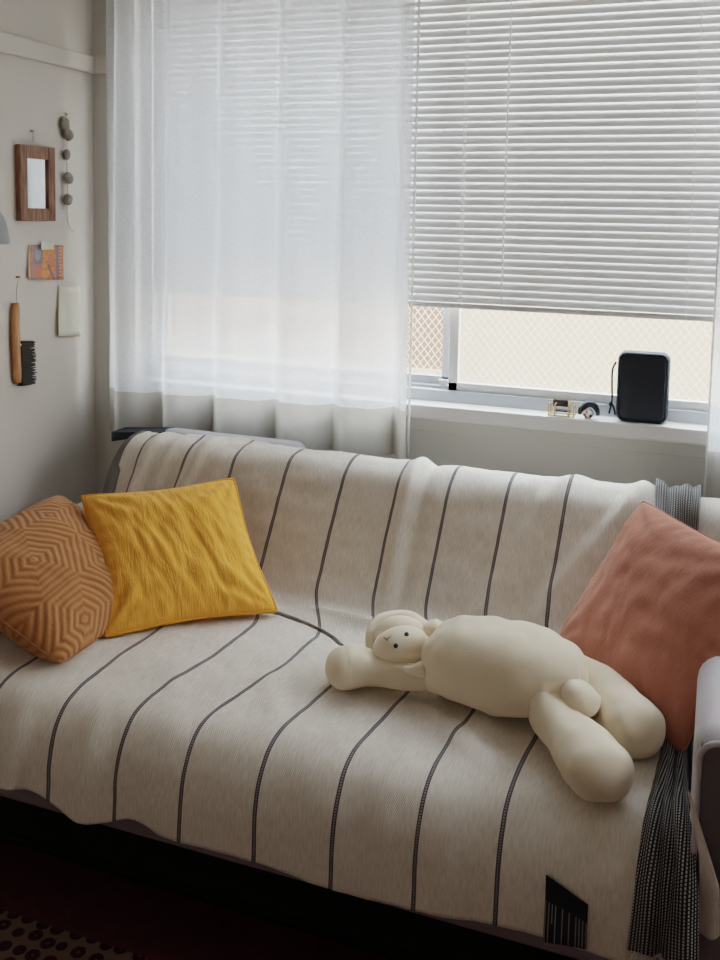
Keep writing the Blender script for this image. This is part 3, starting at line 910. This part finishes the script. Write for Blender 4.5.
# ------------------------------------------------------------------ cushions
def cushion(name, corners, thick, mat, pipe_mat, label, seed, pipe=True, pinch=.055, wr=.010, su=.42, dirn=.6):
    """corners BL, BR, TR, TL (world). One closed cushion body with a seam piping."""
    P = [Vector(c) for c in corners]
    nrm = (P[1] - P[0]).cross(P[3] - P[0]).normalized()
    ctr = (P[0] + P[1] + P[2] + P[3]) / 4
    P = [ctr + (q - ctr) * 1.03 for q in P]
    N = 72
    def base(u, v):
        p = P[0].lerp(P[1], u).lerp(P[3].lerp(P[2], u), v)
        # sides pulled in between the corners
        a, b = 2 * u - 1, 2 * v - 1
        ex = (P[1] - P[0]); ey = (P[3] - P[0])
        rc = .045 * (abs(a) * abs(b)) ** 5
        p = p + (ctr - p) * rc
        kx = pinch * (1 - b * b) ** 1.0 * a * abs(a) * -1
        ky = pinch * (1 - a * a) ** 1.0 * b * abs(b) * -1
        return p + ex * kx + ey * ky
    def bulge(u, v):
        a, b = abs(2 * u - 1), abs(2 * v - 1)
        return (max(0, 1 - a ** 2.6) * max(0, 1 - b ** 2.6)) ** .55
    bm = bmesh.new(); lay = bm.loops.layers.uv.new('UVMap')
    uvof = {}
    def side(sgn):
        g = []
        for i in range(N + 1):
            r = []
            for j in range(N + 1):
                u, v = j / N, i / N
                h = bulge(u, v)
                w = wr * noise.noise(Vector((u * 4.5 + seed, v * 4.5, sgn * 3))) + wr * .55 * noise.noise(Vector((u * 11, v * 9 + seed, sgn))) 
                w += wr * dirn * noise.noise(Vector((u * 26 + v * 7 + seed, v * 4.5 - u, sgn)))
                # creases radiating from the corners
                for (cu, cv) in ((0, 0), (1, 0), (1, 1), (0, 1)):
                    du, dv = u - cu, v - cv; rr = math.hypot(du, dv); an = math.atan2(abs(dv), abs(du))
                    w += wr * .7 * math.sin(an * 13 + seed + cu * 2 + cv) * math.exp(-((rr - .2) / .15) ** 2)
                edge = min(u, 1 - u, v, 1 - v)
                # gathers along the seam
                w += wr * .35 * math.sin((u if min(v, 1 - v) < min(u, 1 - u) else v) * 70 + seed) * math.exp(-((edge - .05) / .04) ** 2)
                p = base(u, v) + nrm * sgn * (h * thick / 2 + w * h)
                vv = bm.verts.new(p); uvof[vv] = (u * su, v * su); r.append(vv)
            g.append(r)
        for i in range(N):
            for j in range(N):
                f = (g[i][j], g[i][j + 1], g[i + 1][j + 1], g[i + 1][j])
                bm.faces.new(f if sgn > 0 else f[::-1])
        return g
    side(1); side(-1)
    for f in bm.faces:
        for l in f.loops: l[lay].uv = uvof[l.vert]
    bmesh.ops.remove_doubles(bm, verts=bm.verts[:], dist=.0003)
    o = obj(name, bm, mat, None, True)
    ring = []
    for k in range(N): ring.append(base(k / N, 0))
    for k in range(N): ring.append(base(1, k / N))
    for k in range(N): ring.append(base(1 - k / N, 1))
    for k in range(N): ring.append(base(0, 1 - k / N))
    bm = bmesh.new(); add_tube(bm, ring, .0042 if pipe else .0022, 8, closed=True)
    obj('piping' if pipe else 'seam', bm, pipe_mat, o, True)
    tag(o, label, 'cushion')
    return o
lift = Vector((0, 0, .012))
cushion('cushion', [Vector((.715, -.949, .459)) + lift, Vector((1.033, -.643, .457)) + lift, (.802, -.456, .752), (.504, -.756, .745)], .135, M['yellow'], M['yellow_pipe'],
        'square mustard yellow linen cushion with piped edge leaning on the sofa back', 2.2, wr=.011, dirn=.5, pinch=.05)
cushion('cushion', [Vector((.714, -1.118, .465)) + lift, Vector((.702, -.699, .460)) + lift, (.377, -.689, .715), (.36, -1.15, .665)], .20, M['rust'], M['rust_pipe'],
        'rust brown quilted cushion with nested diamond pattern against the left armrest', 5.1, pipe=False, wr=.007, pinch=.02, dirn=.3)
cushion('cushion', [Vector((1.740, -.590, .474)) + lift, Vector((2.047, -.954, .452)) + lift, (2.230, -.801, .812), (1.919, -.443, .823)], .15, M['coral'], M['coral_pipe'],
        'plain terracotta pink cushion propped on its corner beside the right armrest', 8.4, pipe=False, wr=.009, pinch=.04, dirn=.25)

# ------------------------------------------------------------------ plush bunny
bunny = tag(empty('plush_toy'), 'floppy cream plush bunny lying on its back across the striped throw', 'soft toy')
def blob(name, spec, mat, parent, k=7, n=28, wr=.003, seed=0.0, upv=Vector((0, 0, 1)), blunt=.85):
    """spec: list of (centre, half width, half height); a soft stuffed limb with rounded ends"""
    C_ = catmull([s[0] for s in spec], k)
    W = [v.x for v in catmull([Vector((s[1], 0, 0)) for s in spec], k)]
    H = [v.x for v in catmull([Vector((s[2], 0, 0)) for s in spec], k)]
    def cap(c, t, w, h, m=7):
        out = []
        r = (w + h) / 2 * blunt
        for i in range(1, m + 1):
            q = i / m * math.pi / 2
            out.append((c + t * r * math.sin(q), max(w * math.cos(q), .0008), max(h * math.cos(q), .0008)))
        return out
    t0 = (C_[0] - C_[1]).normalized(); t1 = (C_[-1] - C_[-2]).normalized()
    L = cap(C_[0], t0, W[0], H[0])[::-1] + list(zip(C_, W, H)) + cap(C_[-1], t1, W[-1], H[-1])
    bm = bmesh.new(); rings = []
    for i, (c, w, h) in enumerate(L):
        t = (L[min(i + 1, len(L) - 1)][0] - L[max(i - 1, 0)][0]).normalized()
        a = t.cross(upv).normalized(); b = a.cross(t).normalized()
        rg = []
        for j in range(n):
            q = 2 * math.pi * j / n
            ca, sa = math.cos(q), math.sin(q)
            e = .85
            d = a * (math.copysign(abs(ca) ** e, ca) * w) + b * (math.copysign(abs(sa) ** e, sa) * h)
            p = c + d
            f = noise.noise(p * 16 + Vector((seed, 0, 0))) * wr * 1.3 + noise.noise(p * 42 + Vector((0, seed, 0))) * wr * .6
            rg.append(bm.verts.new(p + d.normalized() * f * min(1, w / .02)))
        rings.append(rg)
    for i in range(len(rings) - 1):
        for j in range(n):
            bm.faces.new((rings[i][j], rings[i][(j + 1) % n], rings[i + 1][(j + 1) % n], rings[i + 1][j]))
    bm.faces.new(rings[0]); bm.faces.new(rings[-1])
    o = obj(name, bm, mat, parent, True)
    sub = o.modifiers.new('smooth', 'SUBSURF'); sub.levels = 1; sub.render_levels = 1
    return o
Z = at_z
blob('body', [(Z(446, 656, .545), .088, .070), (Z(466, 659, .550), .106, .084), (Z(508, 667, .552), .110, .088), (Z(546, 674, .548), .108, .084), (Z(564, 678, .540), .095, .074)], M['plush'], bunny, seed=1, wr=.009, blunt=.5)
hc = Z(402, 641, .535)
head_r = Vector((.070, .056, .056))
bm = bmesh.new(); ellipsoid(bm, hc, head_r, None, 32, 20)
head = obj('head', bm, M['plush'], bunny, True)
# face panel
cv = (Vector(CAM) - hc).normalized()
fc = Z(401, 647, .545) + cv * .012
bm = bmesh.new()
right = Vector(RM[0]); upc = cv.cross(right).normalized(); right = upc.cross(cv).normalized()
rot = Matrix((right, upc, cv)).transposed() @ Matrix.Rotation(math.radians(12), 3, 'Z')
face_r = Vector((.064, .045, .048))
ellipsoid(bm, fc, face_r, rot, 32, 20)
obj('face', bm, M['plush_face'], head, True)['label'] = 'smooth paler face panel'
def on_face(px, py):
    r = Vector(ray(px, py)).normalized(); o = rot.transposed() @ (Vector(CAM) - fc); d = rot.transposed() @ r
    o = Vector((o.x / face_r.x, o.y / face_r.y, o.z / face_r.z)); d = Vector((d.x / face_r.x, d.y / face_r.y, d.z / face_r.z))
    A, B, C2 = d.dot(d), 2 * o.dot(d), o.dot(o) - 1
    disc = max(0, B * B - 4 * A * C2)
    return Vector(CAM) + r * ((-B - math.sqrt(disc)) / (2 * A))
for px, py in ((395.8, 645.8), (406.6, 634.4)):
    bm = bmesh.new(); ellipsoid(bm, on_face(px, py), (.0052, .0052, .0044), rot, 14, 10)
    obj('eye', bm, M['black_matte'], head, True)
bm = bmesh.new()
nose = on_face(386.5, 638.5)
add_tube(bm, [on_face(383.5, 637), on_face(385.5, 638.8), on_face(387.5, 640.3), on_face(388, 640.5)], .0009, 6)
add_tube(bm, [on_face(386.5, 639.5), on_face(389, 637.8), on_face(391.5, 636)], .0007, 6)
obj('nose', bm, M['thread'], head, True)['label'] = 'stitched nose and mouth'
# ears: one wrapped round the crown of the head, one folded stub at the neck
e1 = [(Z(428, 629, .555), .016, .014), (Z(414, 621, .560), .021, .016), (Z(398, 618, .558), .023, .017), (Z(382, 624, .548), .023, .018), (Z(374, 637, .530), .020, .018), (Z(374, 650, .510), .015, .015)]
blob('ear', e1, M['plush'], head, seed=3, wr=.002)
blob('ear', [(Z(427, 629, .566), .017, .014), (Z(435, 628, .572), .028, .018), (Z(442, 630, .566), .024, .016)], M['plush'], head, seed=5, wr=.002)
# arm stretched along the seat
blob('arm', [(Z(344, 668, .505), .054, .044), (Z(354, 667, .507), .053, .044), (Z(372, 670, .505), .042, .036), (Z(396, 675, .505), .030, .030), (Z(415, 677, .510), .028, .029), (Z(436, 672, .525), .034, .034)], M['plush'], bunny, seed=7, wr=.004)
blob('arm', [(Z(406, 669, .535), .006, .007), (Z(412, 671, .537), .011, .010), (Z(423, 670, .540), .018, .016)], M['plush'], bunny, seed=17, wr=.003)
# legs
blob('leg', [(Z(538, 700, .525), .034, .034), (Z(549, 713, .520), .040, .040), (Z(568, 733, .512), .049, .046), (Z(588, 757, .510), .060, .053), (Z(601, 772, .510), .062, .054)], M['plush'], bunny, seed=9, wr=.005)
blob('leg', [(Z(574, 672, .535), .040, .042), (Z(590, 684, .524), .048, .048), (Z(612, 705, .515), .056, .053), (Z(634, 730, .514), .062, .055)], M['plush'], bunny, seed=12, wr=.004)
blob('tail', [(Z(571, 682, .565), .018, .017), (Z(578, 694, .560), .034, .028), (Z(584, 704, .550), .034, .028)], M['plush'], bunny, seed=14, wr=.006)
tg = [Z(583, 716, .485), Z(595, 722, .482), Z(597, 716, .497), Z(586, 711, .500)]
rows = [[tg[0].lerp(tg[1], j / 4) + Vector((0, 0, .002 * math.sin(j))) for j in range(5)], [tg[3].lerp(tg[2], j / 4) + Vector((0, 0, .002 * math.sin(j + 1))) for j in range(5)]]
grid_mesh('fabric_tag', rows, None, M['tag_white'], bunny, thick=.001)['label'] = 'white sewn fabric tag'

# ------------------------------------------------------------------ things on the sill
SZ = WZ0
def sill_x(px, py, y): return at_y(px, py, y).x
# black portable speaker
xs0, xs1 = at_y(615, 418, -.012).x, at_y(667, 418, -.012).x
spk = tag(empty('speaker'), 'black portable speaker with rounded corners and wrist strap standing on windowsill', 'speaker')
bm = bmesh.new()
zt = at_y(642, 353, -.01).z
def rrect(w, h, r, n=8):
    out = []
    for cx_, cz_, a0 in ((w / 2 - r, h / 2 - r, 0), (-w / 2 + r, h / 2 - r, 90), (-w / 2 + r, -h / 2 + r, 180), (w / 2 - r, -h / 2 + r, 270)):
        for k in range(n + 1):
            q = math.radians(a0 + 90 * k / n); out.append((cx_ + r * math.cos(q), cz_ + r * math.sin(q)))
    return out
w_, h_ = xs1 - xs0, zt - SZ
cxs, czs = (xs0 + xs1) / 2, SZ + h_ / 2
def loft(bm, layers):
    rings = []
    for y, ins in layers:
        rings.append([bm.verts.new((cxs + x, y, czs + z)) for x, z in rrect(w_ - 2 * ins, h_ - 2 * ins, max(.004, .024 - ins))])
    for a, b in zip(rings[:-1], rings[1:]):
        for k in range(len(a)): bm.faces.new((a[k], a[(k + 1) % len(a)], b[(k + 1) % len(b)], b[k]))
    bm.faces.new(rings[0]); bm.faces.new(rings[-1])
loft(bm, [(-.004, .010), (-.008, .007), (-.008, .005), (-.004, .001), (.004, 0), (.036, 0), (.042, .003), (.044, .008)])
body = obj('body', bm, M['black_matte'], spk, True)
bm = bmesh.new()
rings = [[bm.verts.new((cxs + x, y, czs + z)) for x, z in rrect(w_ - 2 * i_, h_ - 2 * i_, .018)] for y, i_ in ((-.0045, .0095), (-.0085, .0085), (-.0102, .012))]
for a, b in zip(rings[:-1], rings[1:]):
    for k in range(len(a)): bm.faces.new((a[k], a[(k + 1) % len(a)], b[(k + 1) % len(b)], b[k]))
bm.faces.new(rings[-1])
obj('grille', bm, M['black_soft'], spk, True)
sp = [at_y(616, 362, .0), at_y(612.5, 370, .0), at_y(612, 385, -.002), at_y(612, 398, -.004), at_y(610.5, 407, -.008), at_y(609, 413.5, -.010)]
bm = bmesh.new(); add_tube(bm, catmull(sp, 6), .0026, 8)
add_tube(bm, catmull([at_y(611.5, 403, -.004), at_y(614, 409, -.008), at_y(615, 415, -.010)], 5), .0028, 8)
ellipsoid(bm, at_y(610.5, 404, -.006), (.005, .005, .007), None, 12, 8)
obj('wrist_strap', bm, M['black_soft'], spk, True)

# gold-framed miniature lounge chair
mini = tag(empty('miniature_chair'), 'tiny gold wire framed lounge chair model with dark slings on windowsill', 'ornament')
x0 = at_y(549, 408, -.02).x; x1 = at_y(574, 411, -.02).x
def rect_loop(bm, x, ya, yb, za, zb, r=.0016):
    add_tube(bm, [(x, ya, za), (x, ya, (za + zb) / 2), (x, ya, zb), (x, (ya + yb) / 2, zb), (x, yb, zb), (x, yb, (za + zb) / 2), (x, yb, za), (x, (ya + yb) / 2, za)], r, 6, closed=True)
bm = bmesh.new()
for x in (x0, x0 + .018, x1 - .016, x1):
    rect_loop(bm, x, -.026, .010, SZ + .002, SZ + .036)
for y in (-.026, .010):
    add_tube(bm, [(x0, y, SZ + .003), (x1, y, SZ + .003)], .0015, 6)
add_tube(bm, [(x0, .006, SZ + .030), (x1, .010, SZ + .050)], .0014, 6)
obj('frame', bm, M['gold'], mini)
bm = bmesh.new(); add_box(bm, (x0 + .016, -.020, SZ + .014), (x1 - .014, .006, SZ + .018), .001)
obj('seat', bm, M['black_soft'], mini)
bm = bmesh.new(); add_box(bm, (x0 + .008, .002, SZ + .026), (x1 - .022, .006, SZ + .046), .001)
obj('backrest', bm, basic('mini_sling_mauve', (.10, .08, .085), .8), mini)
# arched miniature
orn = tag(empty('arched_ornament'), 'tiny black arched ornament with white and red front next to the speaker', 'ornament')
ox = at_y(588, 412, -.02).x
arc = []
for k in range(13):
    q = math.pi * (1.02 - k / 12 * 1.02)
    arc.append((ox + .002 + .024 * math.cos(q) - .004 * (k < 3), -.006, SZ + .010 + .036 * math.sin(q) * (.75 + .25 * (k / 12))))
bm = bmesh.new(); add_tube(bm, [Vector(p) + Vector((0, .004, 0)) for p in arc], [.004, .006, .008, .009, .010, .010, .010, .010, .010, .009, .008, .007, .006], 12)
for v in bm.verts: v.co.z = max(v.co.z, SZ + .0005)
obj('shell', bm, M['black_soft'], orn, True)
bm = bmesh.new(); ellipsoid(bm, (ox + .001, -.010, SZ + .014), (.016, .012, .014), None, 16, 10)
obj('cushion', bm, M['white'], orn, True)
bm = bmesh.new()
for dx, dz in ((-.010, .012), (-.004, .020), (-.006, .006)):
    ellipsoid(bm, (ox + dx, -.0205 + abs(dz - .014) * .3, SZ + dz), (.0042, .003, .0048), None, 10, 8)
obj('red_trim', bm, M['red'], orn, True)
bm = bmesh.new(); ellipsoid(bm, (ox + .008, -.020, SZ + .010), (.0036, .003, .004), None, 10, 8)
obj('knob', bm, M['black_matte'], orn, True)

# black flat case on the far end of the back
cs = [at_y(114, 431, -.22), at_y(114, 440.5, -.22)]
bm = bmesh.new()
xa, xb = .235, .425
za0, za1 = cs[1].z, cs[0].z
vs = []
for x, t in ((xa, 0), (xa + .09, .45), (xb, 1)):
    top = .793 + .004 * (1 - t) ; bot = .793 - .028 * (1 - t) - .004
    top = (za1 * (1 - t) + .803 * t); bot = (za0 * (1 - t) + .7985 * t)
    vs.append([bm.verts.new((x, y, z)) for y, z in ((-.235, bot), (-.235, top), (-.155, top), (-.155, bot))])
for a, b in zip(vs[:-1], vs[1:]):
    for k in range(4): bm.faces.new((a[k], a[(k + 1) % 4], b[(k + 1) % 4], b[k]))
bm.faces.new(vs[0]); bm.faces.new(vs[-1])
tag(obj('flat_case', bm, M['black_matte']), 'slim black tapered case lying on the sofa back\'s far end below the curtain', 'case')

# ------------------------------------------------------------------ things on the left wall
def L(px, py, X=0.0): return at_x(px, py, X)
# mirror
mir = tag(empty('wall_mirror'), 'small mirror in a thick brown wooden frame hung on the left wall', 'mirror')
dp = .022
a, b = L(20, 144, dp), L(56, 222, dp)
y0, y1, z1, z0 = a.y, b.y, (L(20, 144, dp).z + L(56, 148, dp).z) / 2, (L(18, 220, dp).z + L(55, 222, dp).z) / 2
fw = (y1 - y0) * .20; fh = (z1 - z0) * .17
bm = bmesh.new()
add_box(bm, (.003, y0, z0), (dp, y0 + fw, z1), .002); add_box(bm, (.003, y1 - fw, z0), (dp, y1, z1), .002)
add_box(bm, (.003, y0 + fw, z0), (dp - .001, y1 - fw, z0 + fh), .001); add_box(bm, (.003, y0 + fw, z1 - fh), (dp - .001, y1 - fw, z1), .001)
obj('frame', bm, M['wood_red'], mir)
box('mirror_glass', (.004, y0 + fw - .004, z0 + fh - .004), (.014, y1 - fw + .004, z1 - fh + .004), M['mirror'], mir)
bm = bmesh.new()
hk = L(31.5, 131, .004)
add_tube(bm, [hk + Vector((-.004, 0, 0)), hk + Vector((.010, 0, 0))], .003, 8)
for k in range(3):
    c = hk + Vector((.006, 0, -.008 - k * .011))
    add_tube(bm, [c + Vector((0, .003 * math.cos(q), .005 * math.sin(q))) for q in np.linspace(0, 2 * math.pi, 10)[:-1]], .0013, 6, closed=True)
obj('hanging_chain', bm, M['steel'], mir, True)

# garland of stones
gar = tag(empty('stone_garland'), 'vertical string of five grey stone beads hanging beside the mirror', 'garland')
random.seed(3)
top = L(66, 114, .004)
bm = bmesh.new(); add_tube(bm, [top + Vector((-.004, 0, 0)), top + Vector((.008, 0, 0))], .003, 8)
obj('nail', bm, M['steel'], gar, True)
for (px, py, w, h) in ((65.5, 123.5, 9, 10.5), (68.5, 135, 9.5, 11), (66.5, 155, 6.5, 11), (68, 178.5, 9, 11), (68, 199.5, 9, 11)):
    c = L(px, py, .014)
    bm = bmesh.new(); vs = ellipsoid(bm, c, (.011, w / 2 * .0035 * 1.35, h / 2 * .00345), None, 16, 10)
    for v in vs: v.co += (v.co - c) * .35 * noise.noise(v.co * 45)
    obj('bead', bm, M['stone'], gar, True)
bm = bmesh.new()
add_tube(bm, [L(66, 114, .011), L(65.5, 124, .008), L(68, 137, .012), L(66.5, 155, .008), L(67.5, 178, .010), L(68, 200, .012), L(67, 212, .010), L(68, 222, .010), L(70.5, 229, .010), L(74.5, 232, .010)], .0014, 6)
for (qx, qy, rx, ry) in ((70, 133, 75, 130), (69, 177, 75, 176)):
    add_tube(bm, [L(qx, qy, .012), L(rx, ry, .02)], .0009, 5)
obj('string', bm, M['cord'], gar, True)

# patterned card and note
def card(name, px4, mat, bow, parent=None, x=.0012):
    c = [L(*p, x) for p in px4]     # BL BR TR TL
    rows, uvs = [], []
    for i in range(9):
        t = i / 8
        r = []
        for j in range(9):
            w = j / 8
            p = c[0].lerp(c[1], w).lerp(c[3].lerp(c[2], w), t)
            r.append(p + Vector((bow * (1 - t) ** 2 + bow * .5 * (2 * w - 1) ** 2, 0, 0)))
        rows.append(r); uvs.append([(j / 8, t) for j in range(9)])
    return grid_mesh(name, rows, uvs, mat, parent, thick=.0008)
tag(card('picture_card', [(26.5, 279.5), (61.5, 279.5), (62.5, 245.5), (28, 244.5)], M['card'], .006), 'orange and mauve block patterned card taped to the left wall below the mirror', 'card')
tag(card('paper_note', [(55, 336), (77.5, 336), (79.5, 285.5), (58, 286)], M['paper'], .010), 'blank cream paper note curling off the wall beside the brush', 'note')
tape = card('tape', [(41, 250), (54, 250), (54, 242.5), (41, 241.5)], M['paper'], .0, None, .011)
tape.parent = [o for o in COL.objects if o.name == 'picture_card'][0]

# clothes brush
brs = tag(empty('clothes_brush'), 'wooden handled brush with dark bristles hanging from a nail on the left wall', 'brush')
hx = .020
top_, bot = L(18, 303, hx), L(20, 383, hx)
yA = top_.y
wid = abs(L(22, 340, hx).y - L(14.5, 340, hx).y)
outline = []
cz = lambda t: top_.z + (bot.z - top_.z) * t
bm = bmesh.new(); rings = []
for k in range(15):
    t = k / 14
    y = top_.y + (bot.y - top_.y) * t + .004 * math.sin(t * math.pi) * -1
    hw = wid / 2 * (.92 + .10 * math.sin(t * math.pi)); hd = .011
    if k in (0, 14): hw *= .8; hd *= .8
    rings.append([bm.verts.new((hx - .008 + hd * math.cos(q) * .9, y + hw * math.sin(q), cz(t))) for q in np.linspace(0, 2 * math.pi, 17)[:-1]])
for a, b in zip(rings[:-1], rings[1:]):
    for k in range(16): bm.faces.new((a[k], a[(k + 1) % 16], b[(k + 1) % 16], b[k]))
bm.faces.new(rings[0]); bm.faces.new(rings[-1])
obj('handle', bm, M['wood_brush'], brs, True)
random.seed(8)
bm = bmesh.new()
tz, bz = L(23, 342, hx).z, L(23, 385, hx).z
yb0 = L(22.5, 360, hx).y - .004; yb1 = L(35.5, 360, hx).y
for i in range(30):
    z = tz + (bz - tz) * i / 29
    for j in range(3):
        x = .006 + j * .007
        e = yb1 + random.uniform(-.004, .002)
        add_tube(bm, [(x, yb0, z + random.uniform(-.001, .001)), (x + random.uniform(-.002, .002), (yb0 + e) / 2, z - .002), (x + random.uniform(-.003, .003), e, z - .004 + random.uniform(-.003, .003))], [.0028, .0026, .0016], 5)
obj('bristles', bm, M['bristle'], brs)
bm = bmesh.new(); ellipsoid(bm, L(20.5, 345, .028) , (.003, .0045, .0045), None, 12, 8)
obj('screw', bm, M['steel'], brs, True)
nl = L(17.2, 277, .004)
bm = bmesh.new(); add_tube(bm, [nl + Vector((-.004, 0, 0)), nl + Vector((.010, 0, 0))], .003, 8)
obj('nail', bm, M['red'], brs, True)
bm = bmesh.new(); add_tube(bm, [nl + Vector((.006, 0, 0)), L(16.6, 290, .012), top_ + Vector((-.006, 0, -.004))], .0012, 6)
obj('hanging_cord', bm, M['cord'], brs, True)

# grey dome lamp at the frame's edge
lamp = tag(empty('wall_lamp'), 'grey dome shade of a wall lamp below the mirror at the photo\'s left edge', 'lamp')
ly = L(8, 243, .10).y - .108; lz = L(5, 243, .10).z
bm = bmesh.new(); rings = []
for k in range(13):
    t = k / 12
    q = t * math.pi / 2 * .97
    r = .075 * math.cos(q) ** .8; z = lz + .118 * math.sin(q)
    rings.append([bm.verts.new((.10 + r * math.cos(w), ly + r * math.sin(w), z)) for w in np.linspace(0, 2 * math.pi, 33)[:-1]])
for a, b in zip(rings[:-1], rings[1:]):
    for k in range(32): bm.faces.new((a[k], a[(k + 1) % 32], b[(k + 1) % 32], b[k]))
bm.faces.new(rings[-1])
sh = obj('lamp_shade', bm, M['lamp_grey'], lamp, True)
sm = sh.modifiers.new('thickness', 'SOLIDIFY'); sm.thickness = .002
bm = bmesh.new(); add_tube(bm, catmull([(.10, ly, lz + .112), (.09, ly, lz + .150), (.05, ly, lz + .165), (.0, ly, lz + .165)], 6), .006, 10)
obj('arm', bm, M['lamp_grey'], lamp, True)
bm = bmesh.new(); add_tube(bm, [(0, ly, lz + .165), (.018, ly, lz + .165)], .035, 24)
obj('wall_plate', bm, M['lamp_grey'], lamp, True)

# ------------------------------------------------------------------ rug
bm = bmesh.new(); add_box(bm, (.45, -3.3, .0), (3.2, -1.118, .010), .003)
tag(obj('rug', bm, M['rug']), 'dark red patterned rug with beige rosette border in front of the sofa', 'rug')

# ------------------------------------------------------------------ light: daylight outside the window, dim room behind
w = bpy.data.worlds.new('daylight'); scene.world = w; w.use_nodes = True
nt = w.node_tree; nt.nodes.clear()
out = nd(nt, 'ShaderNodeOutputWorld'); tc = nd(nt, 'ShaderNodeTexCoord'); sx = nd(nt, 'ShaderNodeSeparateXYZ')
nt.links.new(tc.outputs['Generated'], sx.inputs[0])
mr = nd(nt, 'ShaderNodeMapRange'); mr.inputs[1].default_value = -.15; mr.inputs[2].default_value = .25; mr.interpolation_type = 'SMOOTHSTEP'
nt.links.new(mth(nt, 'ADD', sx.outputs[1], mth(nt, 'MULTIPLY', sx.outputs[0], .04)), mr.inputs[0])
b1 = nd(nt, 'ShaderNodeBackground'); b1.inputs[0].default_value = (1.0, .86, .72, 1); b1.inputs[1].default_value = .23
b2 = nd(nt, 'ShaderNodeBackground'); b2.inputs[1].default_value = 8.0
zr = nd(nt, 'ShaderNodeMapRange'); zr.inputs[1].default_value = 0; zr.inputs[2].default_value = .9
nt.links.new(sx.outputs[2], zr.inputs[0])
nt.links.new(mixc(nt, zr.outputs[0], (1.0, .94, .86), (.70, .84, 1.0)), b2.inputs[0])
ms = nd(nt, 'ShaderNodeMixShader')
nt.links.new(mr.outputs[0], ms.inputs[0]); nt.links.new(b1.outputs[0], ms.inputs[1]); nt.links.new(b2.outputs[0], ms.inputs[2])
nt.links.new(ms.outputs[0], out.inputs[0])

sd = bpy.data.lights.new('sun', 'SUN'); sd.energy = 3.2; sd.angle = math.radians(2); sd.color = (1, .95, .86)
so = bpy.data.objects.new('sun', sd); COL.objects.link(so)
so.rotation_euler = Vector((.25, .62, -.75)).to_track_quat('-Z', 'Y').to_euler()

# ------------------------------------------------------------------ render look
scene.view_settings.view_transform = 'Filmic'
scene.view_settings.look = 'Medium High Contrast'
scene.view_settings.exposure = 1.2
cy_ = scene.cycles
cy_.use_denoising = True
cy_.max_bounces = 10; cy_.diffuse_bounces = 6; cy_.transparent_max_bounces = 16; cy_.transmission_bounces = 6
cy_.sample_clamp_indirect = 6.0
